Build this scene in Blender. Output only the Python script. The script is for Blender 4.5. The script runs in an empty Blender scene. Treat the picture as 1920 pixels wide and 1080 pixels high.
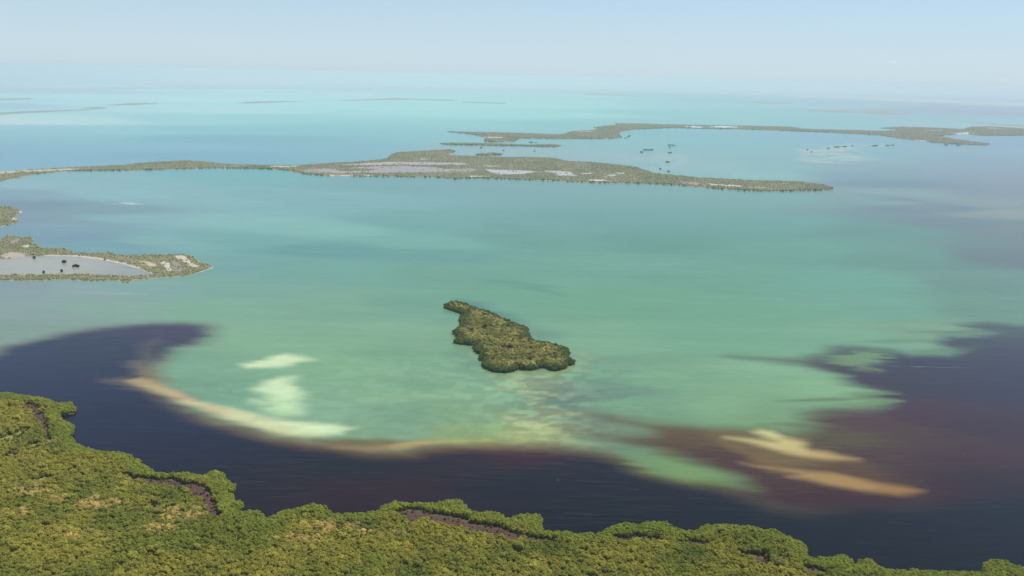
import bpy, bmesh, math, random
import numpy as np
from mathutils import Matrix, Vector

# ------------------------------------------------------------------ camera, sky, sun, exposure
H = 300.0                       # flying height in metres
LENS_PX = 1732.0                # focal length in pixels of the 1920 px wide photograph
PITCH = math.radians(12.9)
ROLL = math.radians(1.2)
scene = bpy.context.scene
scene.cycles.use_denoising = True
scene.cycles.max_bounces = 6
scene.cycles.volume_bounces = 1
scene.cycles.transparent_max_bounces = 8
scene.view_settings.view_transform = 'Standard'
scene.view_settings.look = 'None'
scene.view_settings.gamma = 1.0
scene.view_settings.use_curve_mapping = False
scene.view_settings.exposure = 0.25

F = Vector((0, math.cos(PITCH), -math.sin(PITCH)))
U0 = Vector((0, math.sin(PITCH), math.cos(PITCH)))
R0 = Vector((1, 0, 0))
R = (R0 * math.cos(ROLL) + U0 * math.sin(ROLL))
U = (U0 * math.cos(ROLL) - R0 * math.sin(ROLL))
cam_data = bpy.data.cameras.new('camera')
cam = bpy.data.objects.new('camera', cam_data)
scene.collection.objects.link(cam)
m = Matrix((R, U, -F)).transposed().to_4x4()
m.translation = (0, 0, H)
cam.matrix_world = m
cam_data.sensor_width = 36.0
cam_data.lens = LENS_PX / 1920.0 * 36.0
cam_data.clip_start = 1.0
cam_data.clip_end = 400000.0
scene.camera = cam

SUN_ELEV = math.radians(66)
SUN_AZ = math.radians(62)       # clockwise from the viewing direction (+Y): from the right, a little ahead
sun_dir = Vector((math.sin(SUN_AZ) * math.cos(SUN_ELEV), math.cos(SUN_AZ) * math.cos(SUN_ELEV), math.sin(SUN_ELEV)))
sun_data = bpy.data.lights.new('sun', 'SUN')
sun_data.energy = 4.2
sun_data.angle = math.radians(0.53)
sun_data.color = (1.0, 0.95, 0.87)
sun = bpy.data.objects.new('sun', sun_data)
sun.rotation_euler = (-sun_dir).to_track_quat('-Z', 'Y').to_euler()
scene.collection.objects.link(sun)

VEIL = (4.55, 5.65, 6.3)
world = bpy.data.worlds.new('World')
scene.world = world
world.use_nodes = True
wn = world.node_tree
wn.nodes.clear()
sky_node = wn.nodes.new('ShaderNodeTexSky')
sky_node.sky_type = 'NISHITA'
sky_node.sun_disc = False
sky_node.sun_elevation = SUN_ELEV
sky_node.sun_rotation = SUN_AZ
sky_node.altitude = 3000
sky_node.air_density = 1.3
sky_node.dust_density = 1.4
sky_node.ozone_density = 10.0
bg = wn.nodes.new('ShaderNodeBackground')
bg.inputs['Strength'].default_value = 0.108
wo = wn.nodes.new('ShaderNodeOutputWorld')
# milky summer haze: a veil over the blue that thins with height above the horizon, the same all round
w_co = wn.nodes.new('ShaderNodeTexCoord')
w_sep = wn.nodes.new('ShaderNodeSeparateXYZ')
w_up = wn.nodes.new('ShaderNodeMath')
w_up.operation = 'MAXIMUM'
w_up.inputs[1].default_value = 0.0
w_thin = wn.nodes.new('ShaderNodeMath')
w_thin.operation = 'MULTIPLY'
w_thin.inputs[1].default_value = -1.0 / 0.22
w_exp = wn.nodes.new('ShaderNodeMath')
w_exp.operation = 'EXPONENT'
w_amt = wn.nodes.new('ShaderNodeMath')
w_amt.operation = 'MULTIPLY'
w_amt.inputs[1].default_value = 0.9
w_mix = wn.nodes.new('ShaderNodeMix')
w_mix.data_type = 'RGBA'
w_mix.inputs[7].default_value = (VEIL[0], VEIL[1], VEIL[2], 1.0)
wn.links.new(w_co.outputs['Generated'], w_sep.inputs[0])
wn.links.new(w_sep.outputs['Z'], w_up.inputs[0])
wn.links.new(w_up.outputs[0], w_thin.inputs[0])
wn.links.new(w_thin.outputs[0], w_exp.inputs[0])
wn.links.new(w_exp.outputs[0], w_amt.inputs[0])
wn.links.new(w_amt.outputs[0], w_mix.inputs[0])
wn.links.new(sky_node.outputs[0], w_mix.inputs[6])
wn.links.new(w_mix.outputs[2], bg.inputs[0])
wn.links.new(bg.outputs[0], wo.inputs[0])
HAZE_DENSITY = 6.2e-5
HAZE_COLOR = (0.905, 0.96, 0.97)
REACH = 100000.0
# ------------------------------------------------------------------ helpers
col = scene.collection


def ground(px, py, z=0.0):
    """The point of the plane at height z that a pixel of the photograph looks at (used to survey the shores)."""
    d = F * LENS_PX + R * (px - 960) + U * (540 - py)
    t = (z - H) / d.z
    return (d.x * t, d.y * t)


def survey(pts, z=0.0):
    return np.array([ground(p[0], p[1], p[2] if len(p) > 2 else z) for p in pts])


def metres(px, py):
    """Metres on the water that one pixel of height covers there."""
    a, b = ground(px, py - 1), ground(px, py + 1)
    return math.hypot(a[0] - b[0], a[1] - b[1]) / 2


def sdf(P, poly, chunk=60000):
    """Signed distance to a polygon, positive inside."""
    out = np.empty(len(P))
    A = poly
    B = np.roll(poly, -1, axis=0)
    E = B - A
    L = (E ** 2).sum(1) + 1e-9
    for s in range(0, len(P), chunk):
        p = P[s:s + chunk]
        best = np.full(len(p), 1e30)
        ins = np.zeros(len(p), bool)
        for k in range(len(A)):
            w0 = p[:, 0] - A[k, 0]
            w1 = p[:, 1] - A[k, 1]
            t = np.clip((w0 * E[k, 0] + w1 * E[k, 1]) / L[k], 0, 1)
            dx = w0 - t * E[k, 0]
            dy = w1 - t * E[k, 1]
            best = np.minimum(best, dx * dx + dy * dy)
            c = (A[k, 1] > p[:, 1]) != (B[k, 1] > p[:, 1])
            if E[k, 1] != 0:
                xi = A[k, 0] + (p[:, 1] - A[k, 1]) * E[k, 0] / E[k, 1]
                ins ^= c & (p[:, 0] < xi)
        out[s:s + chunk] = np.sqrt(best) * np.where(ins, 1, -1)
    return out


def noise2(x, y, seed=0):
    """Smooth value noise in 0..1."""
    xi = np.floor(x).astype(np.int64)
    yi = np.floor(y).astype(np.int64)
    fx = x - xi
    fy = y - yi
    fx = fx * fx * (3 - 2 * fx)
    fy = fy * fy * (3 - 2 * fy)

    def h(a, b):
        n = (a * 374761393 + b * 668265263 + seed * 974711) & 0xffffffff
        n = ((n ^ (n >> 13)) * 1274126177) & 0xffffffff
        n = n ^ (n >> 16)
        return (n & 0xffff) / 65535.0
    return (h(xi, yi) * (1 - fx) + h(xi + 1, yi) * fx) * (1 - fy) + (h(xi, yi + 1) * (1 - fx) + h(xi + 1, yi + 1) * fx) * fy


def fbm(x, y, octaves=4, seed=0):
    s = np.zeros_like(x)
    a, t = 1.0, 0.0
    for o in range(octaves):
        s += a * noise2(x * 2 ** o, y * 2 ** o, seed + o * 17)
        t += a
        a *= 0.5
    return s / t


def smooth(e0, e1, x):
    t = np.clip((x - e0) / (e1 - e0), 0, 1)
    return t * t * (3 - 2 * t)


def mesh_object(name, V, Fc, mats, parent=None, colors=None, smooth_shade=False, mat_index=None):
    me = bpy.data.meshes.new(name)
    V = np.asarray(V, dtype=np.float32)
    Fc = np.asarray(Fc, dtype=np.int32)
    k = Fc.shape[1]
    me.vertices.add(len(V))
    me.vertices.foreach_set('co', V.ravel())
    me.loops.add(len(Fc) * k)
    me.loops.foreach_set('vertex_index', Fc.ravel())
    me.polygons.add(len(Fc))
    me.polygons.foreach_set('loop_start', np.arange(0, len(Fc) * k, k, dtype=np.int32))
    me.polygons.foreach_set('use_smooth', np.full(len(Fc), smooth_shade))
    if mat_index is not None:
        me.polygons.foreach_set('material_index', np.asarray(mat_index, dtype=np.int32))
    for mt in (mats if isinstance(mats, (list, tuple)) else [mats]):
        me.materials.append(mt)
    if colors is not None:
        a = me.color_attributes.new('tone', 'FLOAT_COLOR', 'POINT')
        c = np.ones((len(V), 4), dtype=np.float32)
        c[:, :3] = colors
        a.data.foreach_set('color', c.ravel())
    me.update()
    me.validate()
    o = bpy.data.objects.new(name, me)
    col.objects.link(o)
    o.parent = parent
    return o


def tag(o, label=None, category=None, group=None, kind=None):
    if label:
        o['label'] = label
    if category:
        o['category'] = category
    if group:
        o['group'] = group
    if kind:
        o['kind'] = kind
    return o


def empty(name, loc=(0, 0, 0)):
    o = bpy.data.objects.new(name, None)
    o.location = loc
    o.empty_display_size = 5
    col.objects.link(o)
    return o


class Nodes:
    def __init__(self, name):
        self.mat = bpy.data.materials.new(name)
        self.mat.use_nodes = True
        self.t = self.mat.node_tree
        self.t.nodes.clear()
        self.out = self.t.nodes.new('ShaderNodeOutputMaterial')

    def n(self, kind, **kw):
        nd = self.t.nodes.new(kind)
        for k, v in kw.items():
            setattr(nd, k, v)
        return nd

    def put(self, sock, v):
        if isinstance(v, bpy.types.NodeSocket):
            self.t.links.new(v, sock)
        else:
            sock.default_value = v

    def math(self, op, a, b=0.5, c=0.0):
        nd = self.n('ShaderNodeMath', operation=op)
        self.put(nd.inputs[0], a)
        self.put(nd.inputs[1], b)
        self.put(nd.inputs[2], c)
        return nd.outputs[0]

    def noise(self, vec, scale, detail=3.0, rough=0.5):
        nd = self.n('ShaderNodeTexNoise')
        self.put(nd.inputs['Vector'], vec)
        nd.inputs['Scale'].default_value = scale
        nd.inputs['Detail'].default_value = detail
        nd.inputs['Roughness'].default_value = rough
        return nd.outputs[0]

    def mapped(self, vec, scale=(1, 1, 1), rot=(0, 0, 0)):
        nd = self.n('ShaderNodeMapping')
        self.put(nd.inputs['Vector'], vec)
        nd.inputs['Scale'].default_value = scale
        nd.inputs['Rotation'].default_value = rot
        return nd.outputs[0]

    def ramp(self, fac, lo, hi, a=0.0, b=1.0):
        nd = self.n('ShaderNodeMapRange')
        nd.clamp = True
        self.put(nd.inputs[0], fac)
        nd.inputs[1].default_value = lo
        nd.inputs[2].default_value = hi
        nd.inputs[3].default_value = a
        nd.inputs[4].default_value = b
        return nd.outputs[0]

    def mix(self, fac, a, b, mode='MIX'):
        nd = self.n('ShaderNodeMix', data_type='RGBA', blend_type=mode)
        self.put(nd.inputs[0], fac)
        self.put(nd.inputs[6], a)
        self.put(nd.inputs[7], b)
        return nd.outputs[2]

    def scaled(self, colour, f):
        nd = self.n('ShaderNodeVectorMath', operation='SCALE')
        self.put(nd.inputs[0], colour)
        self.put(nd.inputs['Scale'], f)
        return nd.outputs[0]

    def tone(self):
        return self.n('ShaderNodeAttribute', attribute_name='tone').outputs['Color']

    def coords(self):
        return self.n('ShaderNodeTexCoord').outputs['Object']


# ------------------------------------------------------------------ haze
def build_haze():
    s, b, t = REACH + 1500.0, -4.0, H + 25.0
    V = [(x, y, z) for z in (b, t) for y in (-s, s) for x in (-s, s)]
    Fc = [(0, 2, 3, 1), (4, 5, 7, 6), (0, 1, 5, 4), (2, 6, 7, 3), (0, 4, 6, 2), (1, 3, 7, 5)]
    N = Nodes('haze')
    v = N.n('ShaderNodeVolumePrincipled')
    v.inputs['Color'].default_value = (*HAZE_COLOR, 1)
    v.inputs['Density'].default_value = HAZE_DENSITY
    v.inputs['Anisotropy'].default_value = 0.35
    N.t.links.new(v.outputs[0], N.out.inputs['Volume'])
    o = mesh_object('haze', V, Fc, N.mat)
    tag(o, kind='stuff')


# ------------------------------------------------------------------ water
def water_material():
    N = Nodes('water')
    p = N.n('ShaderNodeBsdfPrincipled')
    co = N.coords()
    rot = (0, 0, math.radians(7))
    streak = N.noise(N.mapped(co, (0.006, 0.045, 1), rot), 1.0, 5.0, 0.6)
    cloudy = N.noise(N.mapped(co, (0.008, 0.018, 1), rot), 1.0, 4.0, 0.55)
    fine = N.noise(N.mapped(co, (0.05, 0.22, 1), rot), 1.0, 3.0, 0.6)
    f = N.math('MULTIPLY', N.ramp(streak, 0.3, 0.7, 0.95, 1.05), N.ramp(cloudy, 0.3, 0.7, 0.95, 1.05))
    f = N.math('MULTIPLY', f, N.ramp(fine, 0.3, 0.7, 0.95, 1.05))
    base = N.scaled(N.tone(), f)
    # thin lines and flecks of foam drawn out by the wind
    line = N.noise(N.mapped(co, (0.0035, 0.11, 1), (0, 0, math.radians(8))), 1.0, 4.0, 0.55)
    patch = N.noise(N.mapped(co, (0.0022, 0.0045, 1)), 1.0, 2.0, 0.5)
    fleck = N.noise(N.mapped(co, (0.06, 0.4, 1), rot), 1.0, 3.0, 0.6)
    foam = N.math('MULTIPLY', N.ramp(line, 0.63, 0.73), N.ramp(patch, 0.47, 0.62))
    foam = N.math('MULTIPLY', foam, N.ramp(fleck, 0.38, 0.66))
    foam = N.math('MULTIPLY', foam, 0.26)
    dots = N.math('MULTIPLY', N.ramp(fleck, 0.735, 0.79), 0.30)
    foam = N.math('MAXIMUM', foam, dots)
    rip = N.noise(N.mapped(co, (0.03, 0.30, 1), (0, 0, math.radians(8))), 1.0, 3.0, 0.55)
    gust = N.noise(N.mapped(co, (0.0016, 0.004, 1)), 1.0, 2.0, 0.5)
    rip = N.math('MULTIPLY', N.math('MULTIPLY', N.ramp(rip, 0.52, 0.72), N.ramp(gust, 0.42, 0.6, 0.15, 1.0)), 0.032)
    foam = N.math('MAXIMUM', foam, rip)
    base = N.mix(foam, base, (0.55, 0.6, 0.56, 1))
    N.put(p.inputs['Base Color'], base)
    p.inputs['Roughness'].default_value = 0.16
    p.inputs['IOR'].default_value = 1.33
    p.inputs['Specular IOR Level'].default_value = 0.22
    wave = N.noise(N.mapped(co, (0.03, 0.16, 1), rot), 1.0, 4.0, 0.6)
    b = N.n('ShaderNodeBump')
    b.inputs['Strength'].default_value = 0.28
    b.inputs['Distance'].default_value = 1.0
    N.put(b.inputs['Height'], wave)
    N.put(p.inputs['Normal'], b.outputs[0])
    N.t.links.new(p.outputs[0], N.out.inputs[0])
    return N.mat


def water_grid():
    dep = np.radians(np.concatenate([np.linspace(38, 12, 330), np.linspace(12, 3, 190)[1:], np.linspace(3, math.degrees(math.atan(H / REACH)), 110)[1:]]))
    ys = H / np.tan(dep)
    ys = np.concatenate([[-REACH, -12000, -2500, -400], ys])
    w = np.maximum(np.abs(ys), 300.0)
    tc = np.linspace(-0.66, 0.66, 620)
    to = np.array([0.8, 1.1, 1.8])
    b = np.array([0.02, 0.1, 0.4])
    t = np.concatenate([[-2.5], -to[::-1], tc, to, [2.5]])
    bb = np.concatenate([[1.0], b[::-1], np.zeros(len(tc)), b, [1.0]])
    X = (1 - bb)[None, :] * np.clip(t[None, :] * w[:, None], -REACH * 0.99, REACH * 0.99) + bb[None, :] * REACH * np.sign(t)[None, :]
    Y = np.repeat(ys[:, None], len(t), 1)
    nr, nc = X.shape
    idx = np.arange(nr * nc).reshape(nr, nc)
    Fc = np.stack([idx[:-1, :-1], idx[:-1, 1:], idx[1:, 1:], idx[1:, :-1]], -1).reshape(-1, 4)
    return np.stack([X.ravel(), Y.ravel()], 1), Fc


build_haze()

# ------------------------------------------------------------------ colours of the water: surveyed spots and patches (pixel, own colour with some painted sky reflection and haze)
SPOTS = [  # the row nearest the horizon is paled, haze painted into its colour
    (0, 148, (0.3053, 0.4105, 0.3911)),
    (300, 148, (0.3334, 0.4668, 0.4044)),
    (600, 148, (0.3011, 0.4371, 0.3745)),
    (900, 152, (0.238, 0.3857, 0.3123)),
    (1250, 158, (0.153, 0.2754, 0.2278)),
    (1600, 163, (0.0639, 0.1646, 0.1661)),
    (1900, 172, (0.002, 0.0744, 0.0971)),
    (0, 168, (0.1969, 0.3343, 0.3751)),
    (400, 170, (0.2582, 0.4929, 0.4376)),
    (900, 175, (0.1451, 0.4305, 0.355)),
    (1400, 182, (0.0219, 0.2377, 0.2281)),
    (1900, 206, (0.002, 0.036, 0.1283)),
    (0, 195, (0.1289, 0.3091, 0.3486)),
    (0, 225, (0.3822, 0.4838, 0.4028)),
    (120, 195, (0.2571, 0.4856, 0.4216)),
    (120, 222, (0.2881, 0.4919, 0.3957)),
    (350, 185, (0.2893, 0.5363, 0.4474)),
    (350, 205, (0.2526, 0.495, 0.3973)),
    (350, 225, (0.1149, 0.3754, 0.3353)),
    (600, 180, (0.2503, 0.5186, 0.4251)),
    (600, 200, (0.1922, 0.5046, 0.4004)),
    (600, 222, (0.0899, 0.3843, 0.3095)),
    (850, 195, (0.1525, 0.4845, 0.3635)),
    (850, 215, (0.1454, 0.4509, 0.3196)),
    (850, 232, (0.0589, 0.3393, 0.2495)),
    (1050, 190, (0.1091, 0.4478, 0.3191)),
    (1050, 215, (0.1155, 0.441, 0.3084)),
    (1050, 235, (0.002, 0.2724, 0.2018)),
    (1300, 195, (0.031, 0.3354, 0.2492)),
    (1300, 218, (0.0064, 0.297, 0.2048)),
    (1450, 215, (0.002, 0.2632, 0.1886)),
    (1550, 195, (0.002, 0.1906, 0.1989)),
    (1650, 222, (0.002, 0.2015, 0.1786)),
    (1750, 195, (0.002, 0.1046, 0.1494)),
    (1800, 215, (0.002, 0.1449, 0.1703)),
    (1900, 215, (0.002, 0.0063, 0.0764)),
    (1750, 232, (0.0371, 0.2412, 0.1861)),
    (1300, 228, (0.0089, 0.2724, 0.1992)),
    (1600, 232, (0.002, 0.2296, 0.1917)),
    (0, 250, (0.0818, 0.2792, 0.274)),
    (200, 245, (0.0738, 0.3209, 0.2986)),
    (450, 245, (0.0319, 0.2936, 0.2571)),
    (700, 240, (0.0293, 0.3001, 0.2476)),
    (780, 250, (0.0347, 0.2579, 0.2359)),
    (0, 285, (0.0464, 0.2079, 0.2589)),
    (250, 275, (0.0521, 0.233, 0.2511)),
    (450, 262, (0.0056, 0.1891, 0.2075)),
    (600, 262, (0.0115, 0.1988, 0.2045)),
    (700, 275, (0.0182, 0.2163, 0.2221)),
    (800, 262, (0.0455, 0.2632, 0.2272)),
    (400, 293, (0.023, 0.1867, 0.2287)),
    (620, 293, (0.0379, 0.2029, 0.2126)),
    (100, 303, (0.0573, 0.2094, 0.2521)),
    (880, 280, (0.1001, 0.2037, 0.1676)),
    (1000, 284, (0.1089, 0.214, 0.1651)),
    (1100, 268, (0.0366, 0.2228, 0.1735)),
    (1100, 290, (0.086, 0.2131, 0.1649)),
    (1200, 260, (0.0067, 0.2358, 0.1842)),
    (1200, 295, (0.0948, 0.1978, 0.1491)),
    (1320, 255, (0.002, 0.1962, 0.1883)),
    (1320, 290, (0.0512, 0.2123, 0.1625)),
    (1320, 315, (0.0721, 0.2169, 0.1557)),
    (1420, 270, (0.002, 0.2132, 0.1776)),
    (1420, 310, (0.043, 0.2093, 0.1452)),
    (1420, 328, (0.0794, 0.2463, 0.1587)),
    (1550, 262, (0.002, 0.1555, 0.1922)),
    (1480, 295, (0.0363, 0.1934, 0.1569)),
    (1650, 285, (0.0102, 0.168, 0.1451)),
    (1650, 310, (0.0431, 0.1242, 0.1127)),
    (1800, 285, (0.0325, 0.1298, 0.1488)),
    (1900, 270, (0.002, 0.0945, 0.159)),
    (1900, 300, (0.0194, 0.0983, 0.129)),
    (1800, 320, (0.0531, 0.0872, 0.0993)),
    (1620, 330, (0.024, 0.0957, 0.1057)),
    (1900, 340, (0.0528, 0.0692, 0.0732)),
    (1700, 345, (0.0077, 0.0508, 0.0519)),
    (1850, 360, (0.0497, 0.0625, 0.054)),
    (40, 345, (0.1264, 0.2556, 0.2353)),
    (200, 335, (0.0876, 0.2494, 0.2081)),
    (450, 330, (0.0338, 0.229, 0.1844)),
    (750, 345, (0.0422, 0.1836, 0.1339)),
    (1000, 350, (0.0462, 0.1802, 0.1199)),
    (1250, 358, (0.0477, 0.1832, 0.1136)),
    (1450, 372, (0.0444, 0.1761, 0.0966)),
    (1650, 375, (0.0382, 0.1336, 0.0721)),
    (1780, 390, (0.002, 0.0365, 0.033)),
    (1700, 362, (0.0771, 0.1396, 0.0847)),
    (1850, 385, (0.0841, 0.108, 0.0525)),
    (1900, 400, (0.0966, 0.1128, 0.0513)),
    (1900, 430, (0.0434, 0.0602, 0.018)),
    (1800, 420, (0.0251, 0.0613, 0.0283)),
    (60, 365, (0.085, 0.1793, 0.1773)),
    (200, 365, (0.117, 0.2684, 0.2292)),
    (380, 375, (0.1017, 0.2531, 0.2062)),
    (560, 370, (0.076, 0.2292, 0.181)),
    (60, 385, (0.0644, 0.1173, 0.121)),
    (180, 393, (0.0765, 0.1543, 0.1359)),
    (60, 410, (0.0939, 0.1426, 0.1559)),
    (130, 420, (0.0939, 0.1794, 0.1779)),
    (120, 445, (0.0769, 0.1626, 0.1759)),
    (250, 410, (0.1114, 0.2461, 0.2027)),
    (420, 415, (0.1223, 0.2862, 0.216)),
    (600, 430, (0.1123, 0.2848, 0.1929)),
    (800, 420, (0.0557, 0.1982, 0.127)),
    (1000, 425, (0.0465, 0.1765, 0.1057)),
    (1200, 415, (0.0357, 0.1671, 0.0928)),
    (1450, 420, (0.0282, 0.1675, 0.0828)),
    (1650, 430, (0.0194, 0.1252, 0.0487)),
    (200, 460, (0.0798, 0.1956, 0.1815)),
    (300, 455, (0.1006, 0.2474, 0.1858)),
    (450, 450, (0.0729, 0.2236, 0.1557)),
    (620, 470, (0.0461, 0.1772, 0.1173)),
    (800, 455, (0.08, 0.2421, 0.1439)),
    (800, 478, (0.0534, 0.1881, 0.1148)),
    (1000, 450, (0.047, 0.1715, 0.0858)),
    (1250, 450, (0.0283, 0.1553, 0.0608)),
    (1500, 470, (0.0419, 0.1828, 0.0788)),
    (1700, 480, (0.0363, 0.1469, 0.0564)),
    (1880, 480, (0.0415, 0.0586, 0.0286)),
    (450, 490, (0.0835, 0.2161, 0.1555)),
    (620, 500, (0.0808, 0.2236, 0.1316)),
    (850, 510, (0.0769, 0.2107, 0.1028)),
    (1100, 500, (0.07, 0.2106, 0.0987)),
    (1350, 520, (0.0648, 0.2022, 0.0856)),
    (1600, 530, (0.0669, 0.2162, 0.1001)),
    (1850, 530, (0.057, 0.1428, 0.0657)),
    (30, 545, (0.1448, 0.1968, 0.1686)),
    (150, 550, (0.1531, 0.2209, 0.1738)),
    (300, 545, (0.1262, 0.2381, 0.1629)),
    (450, 540, (0.1016, 0.2285, 0.1372)),
    (60, 590, (0.1494, 0.2107, 0.1621)),
    (200, 580, (0.1452, 0.239, 0.15)),
    (30, 620, (0.1361, 0.2014, 0.133)),
    (400, 580, (0.1246, 0.2533, 0.1346)),
    (600, 570, (0.1164, 0.2425, 0.1247)),
    (780, 570, (0.0966, 0.2236, 0.1182)),
    (950, 550, (0.0832, 0.2232, 0.1031)),
    (1150, 560, (0.084, 0.225, 0.0934)),
    (1400, 580, (0.0823, 0.2207, 0.0971)),
    (1650, 580, (0.0826, 0.2209, 0.1051)),
    (1860, 580, (0.0699, 0.1626, 0.0695)),
    (480, 630, (0.1386, 0.2635, 0.1297)),
    (700, 630, (0.1335, 0.2572, 0.1246)),
    (780, 660, (0.1199, 0.2373, 0.1136)),
    (1120, 640, (0.1204, 0.251, 0.1204)),
    (1350, 640, (0.1043, 0.2434, 0.1099)),
    (1600, 630, (0.1068, 0.2427, 0.113)),
    (1720, 620, (0.117, 0.2182, 0.0925)),
    (380, 690, (0.1218, 0.2439, 0.1274)),
    (440, 730, (0.1122, 0.2278, 0.1214)),
    (620, 690, (0.1432, 0.2768, 0.1305)),
    (700, 730, (0.1412, 0.2642, 0.1335)),
    (830, 720, (0.1268, 0.2373, 0.118)),
    (1150, 690, (0.106, 0.2088, 0.1044)),
    (1120, 740, (0.0893, 0.1632, 0.0956)),
    (1250, 700, (0.1247, 0.2486, 0.1149)),
    (1450, 700, (0.1387, 0.2682, 0.127)),
    (1550, 720, (0.1433, 0.2732, 0.1175)),
    (620, 770, (0.1435, 0.2631, 0.1444)),
    (750, 780, (0.1219, 0.2297, 0.122)),
    (880, 780, (0.1392, 0.235, 0.1087)),
    (1200, 760, (0.1145, 0.2266, 0.1103)),
    (1350, 770, (0.1351, 0.2559, 0.1169)),
    (1480, 770, (0.1184, 0.2249, 0.0951)),
    (380, 735, (0.1118, 0.2209, 0.1208)),
    (450, 760, (0.1307, 0.2541, 0.1443)),
    (700, 805, (0.1362, 0.236, 0.1254)),
    (900, 810, (0.1591, 0.2422, 0.0883)),
    (1100, 790, (0.1116, 0.1609, 0.0866)),
    (1250, 790, (0.1127, 0.2165, 0.102)),
    (1420, 790, (0.1215, 0.2235, 0.0876)),
    (1150, 830, (0.0948, 0.1629, 0.0877)),
    (1250, 870, (0.1226, 0.2279, 0.0794)),
    (1350, 850, (0.1156, 0.1657, 0.0602)),
    (-400, 600, (0.1433, 0.2136, 0.156)),
    (2300, 600, (0.081, 0.1582, 0.0966)),
    (-400, 300, (0.0439, 0.2115, 0.2815)),
    (2300, 300, (0.0088, 0.0982, 0.1425)),
    (-400, 450, (0.0786, 0.1731, 0.1722)),
    (2300, 450, (0.0223, 0.042, 0.0135)),
    (-400, 900, (0.1228, 0.2366, 0.1406)),
    (2300, 900, (0.1114, 0.2193, 0.1009)),
    (960, 1200, (0.1197, 0.2269, 0.1241)),
]
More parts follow.
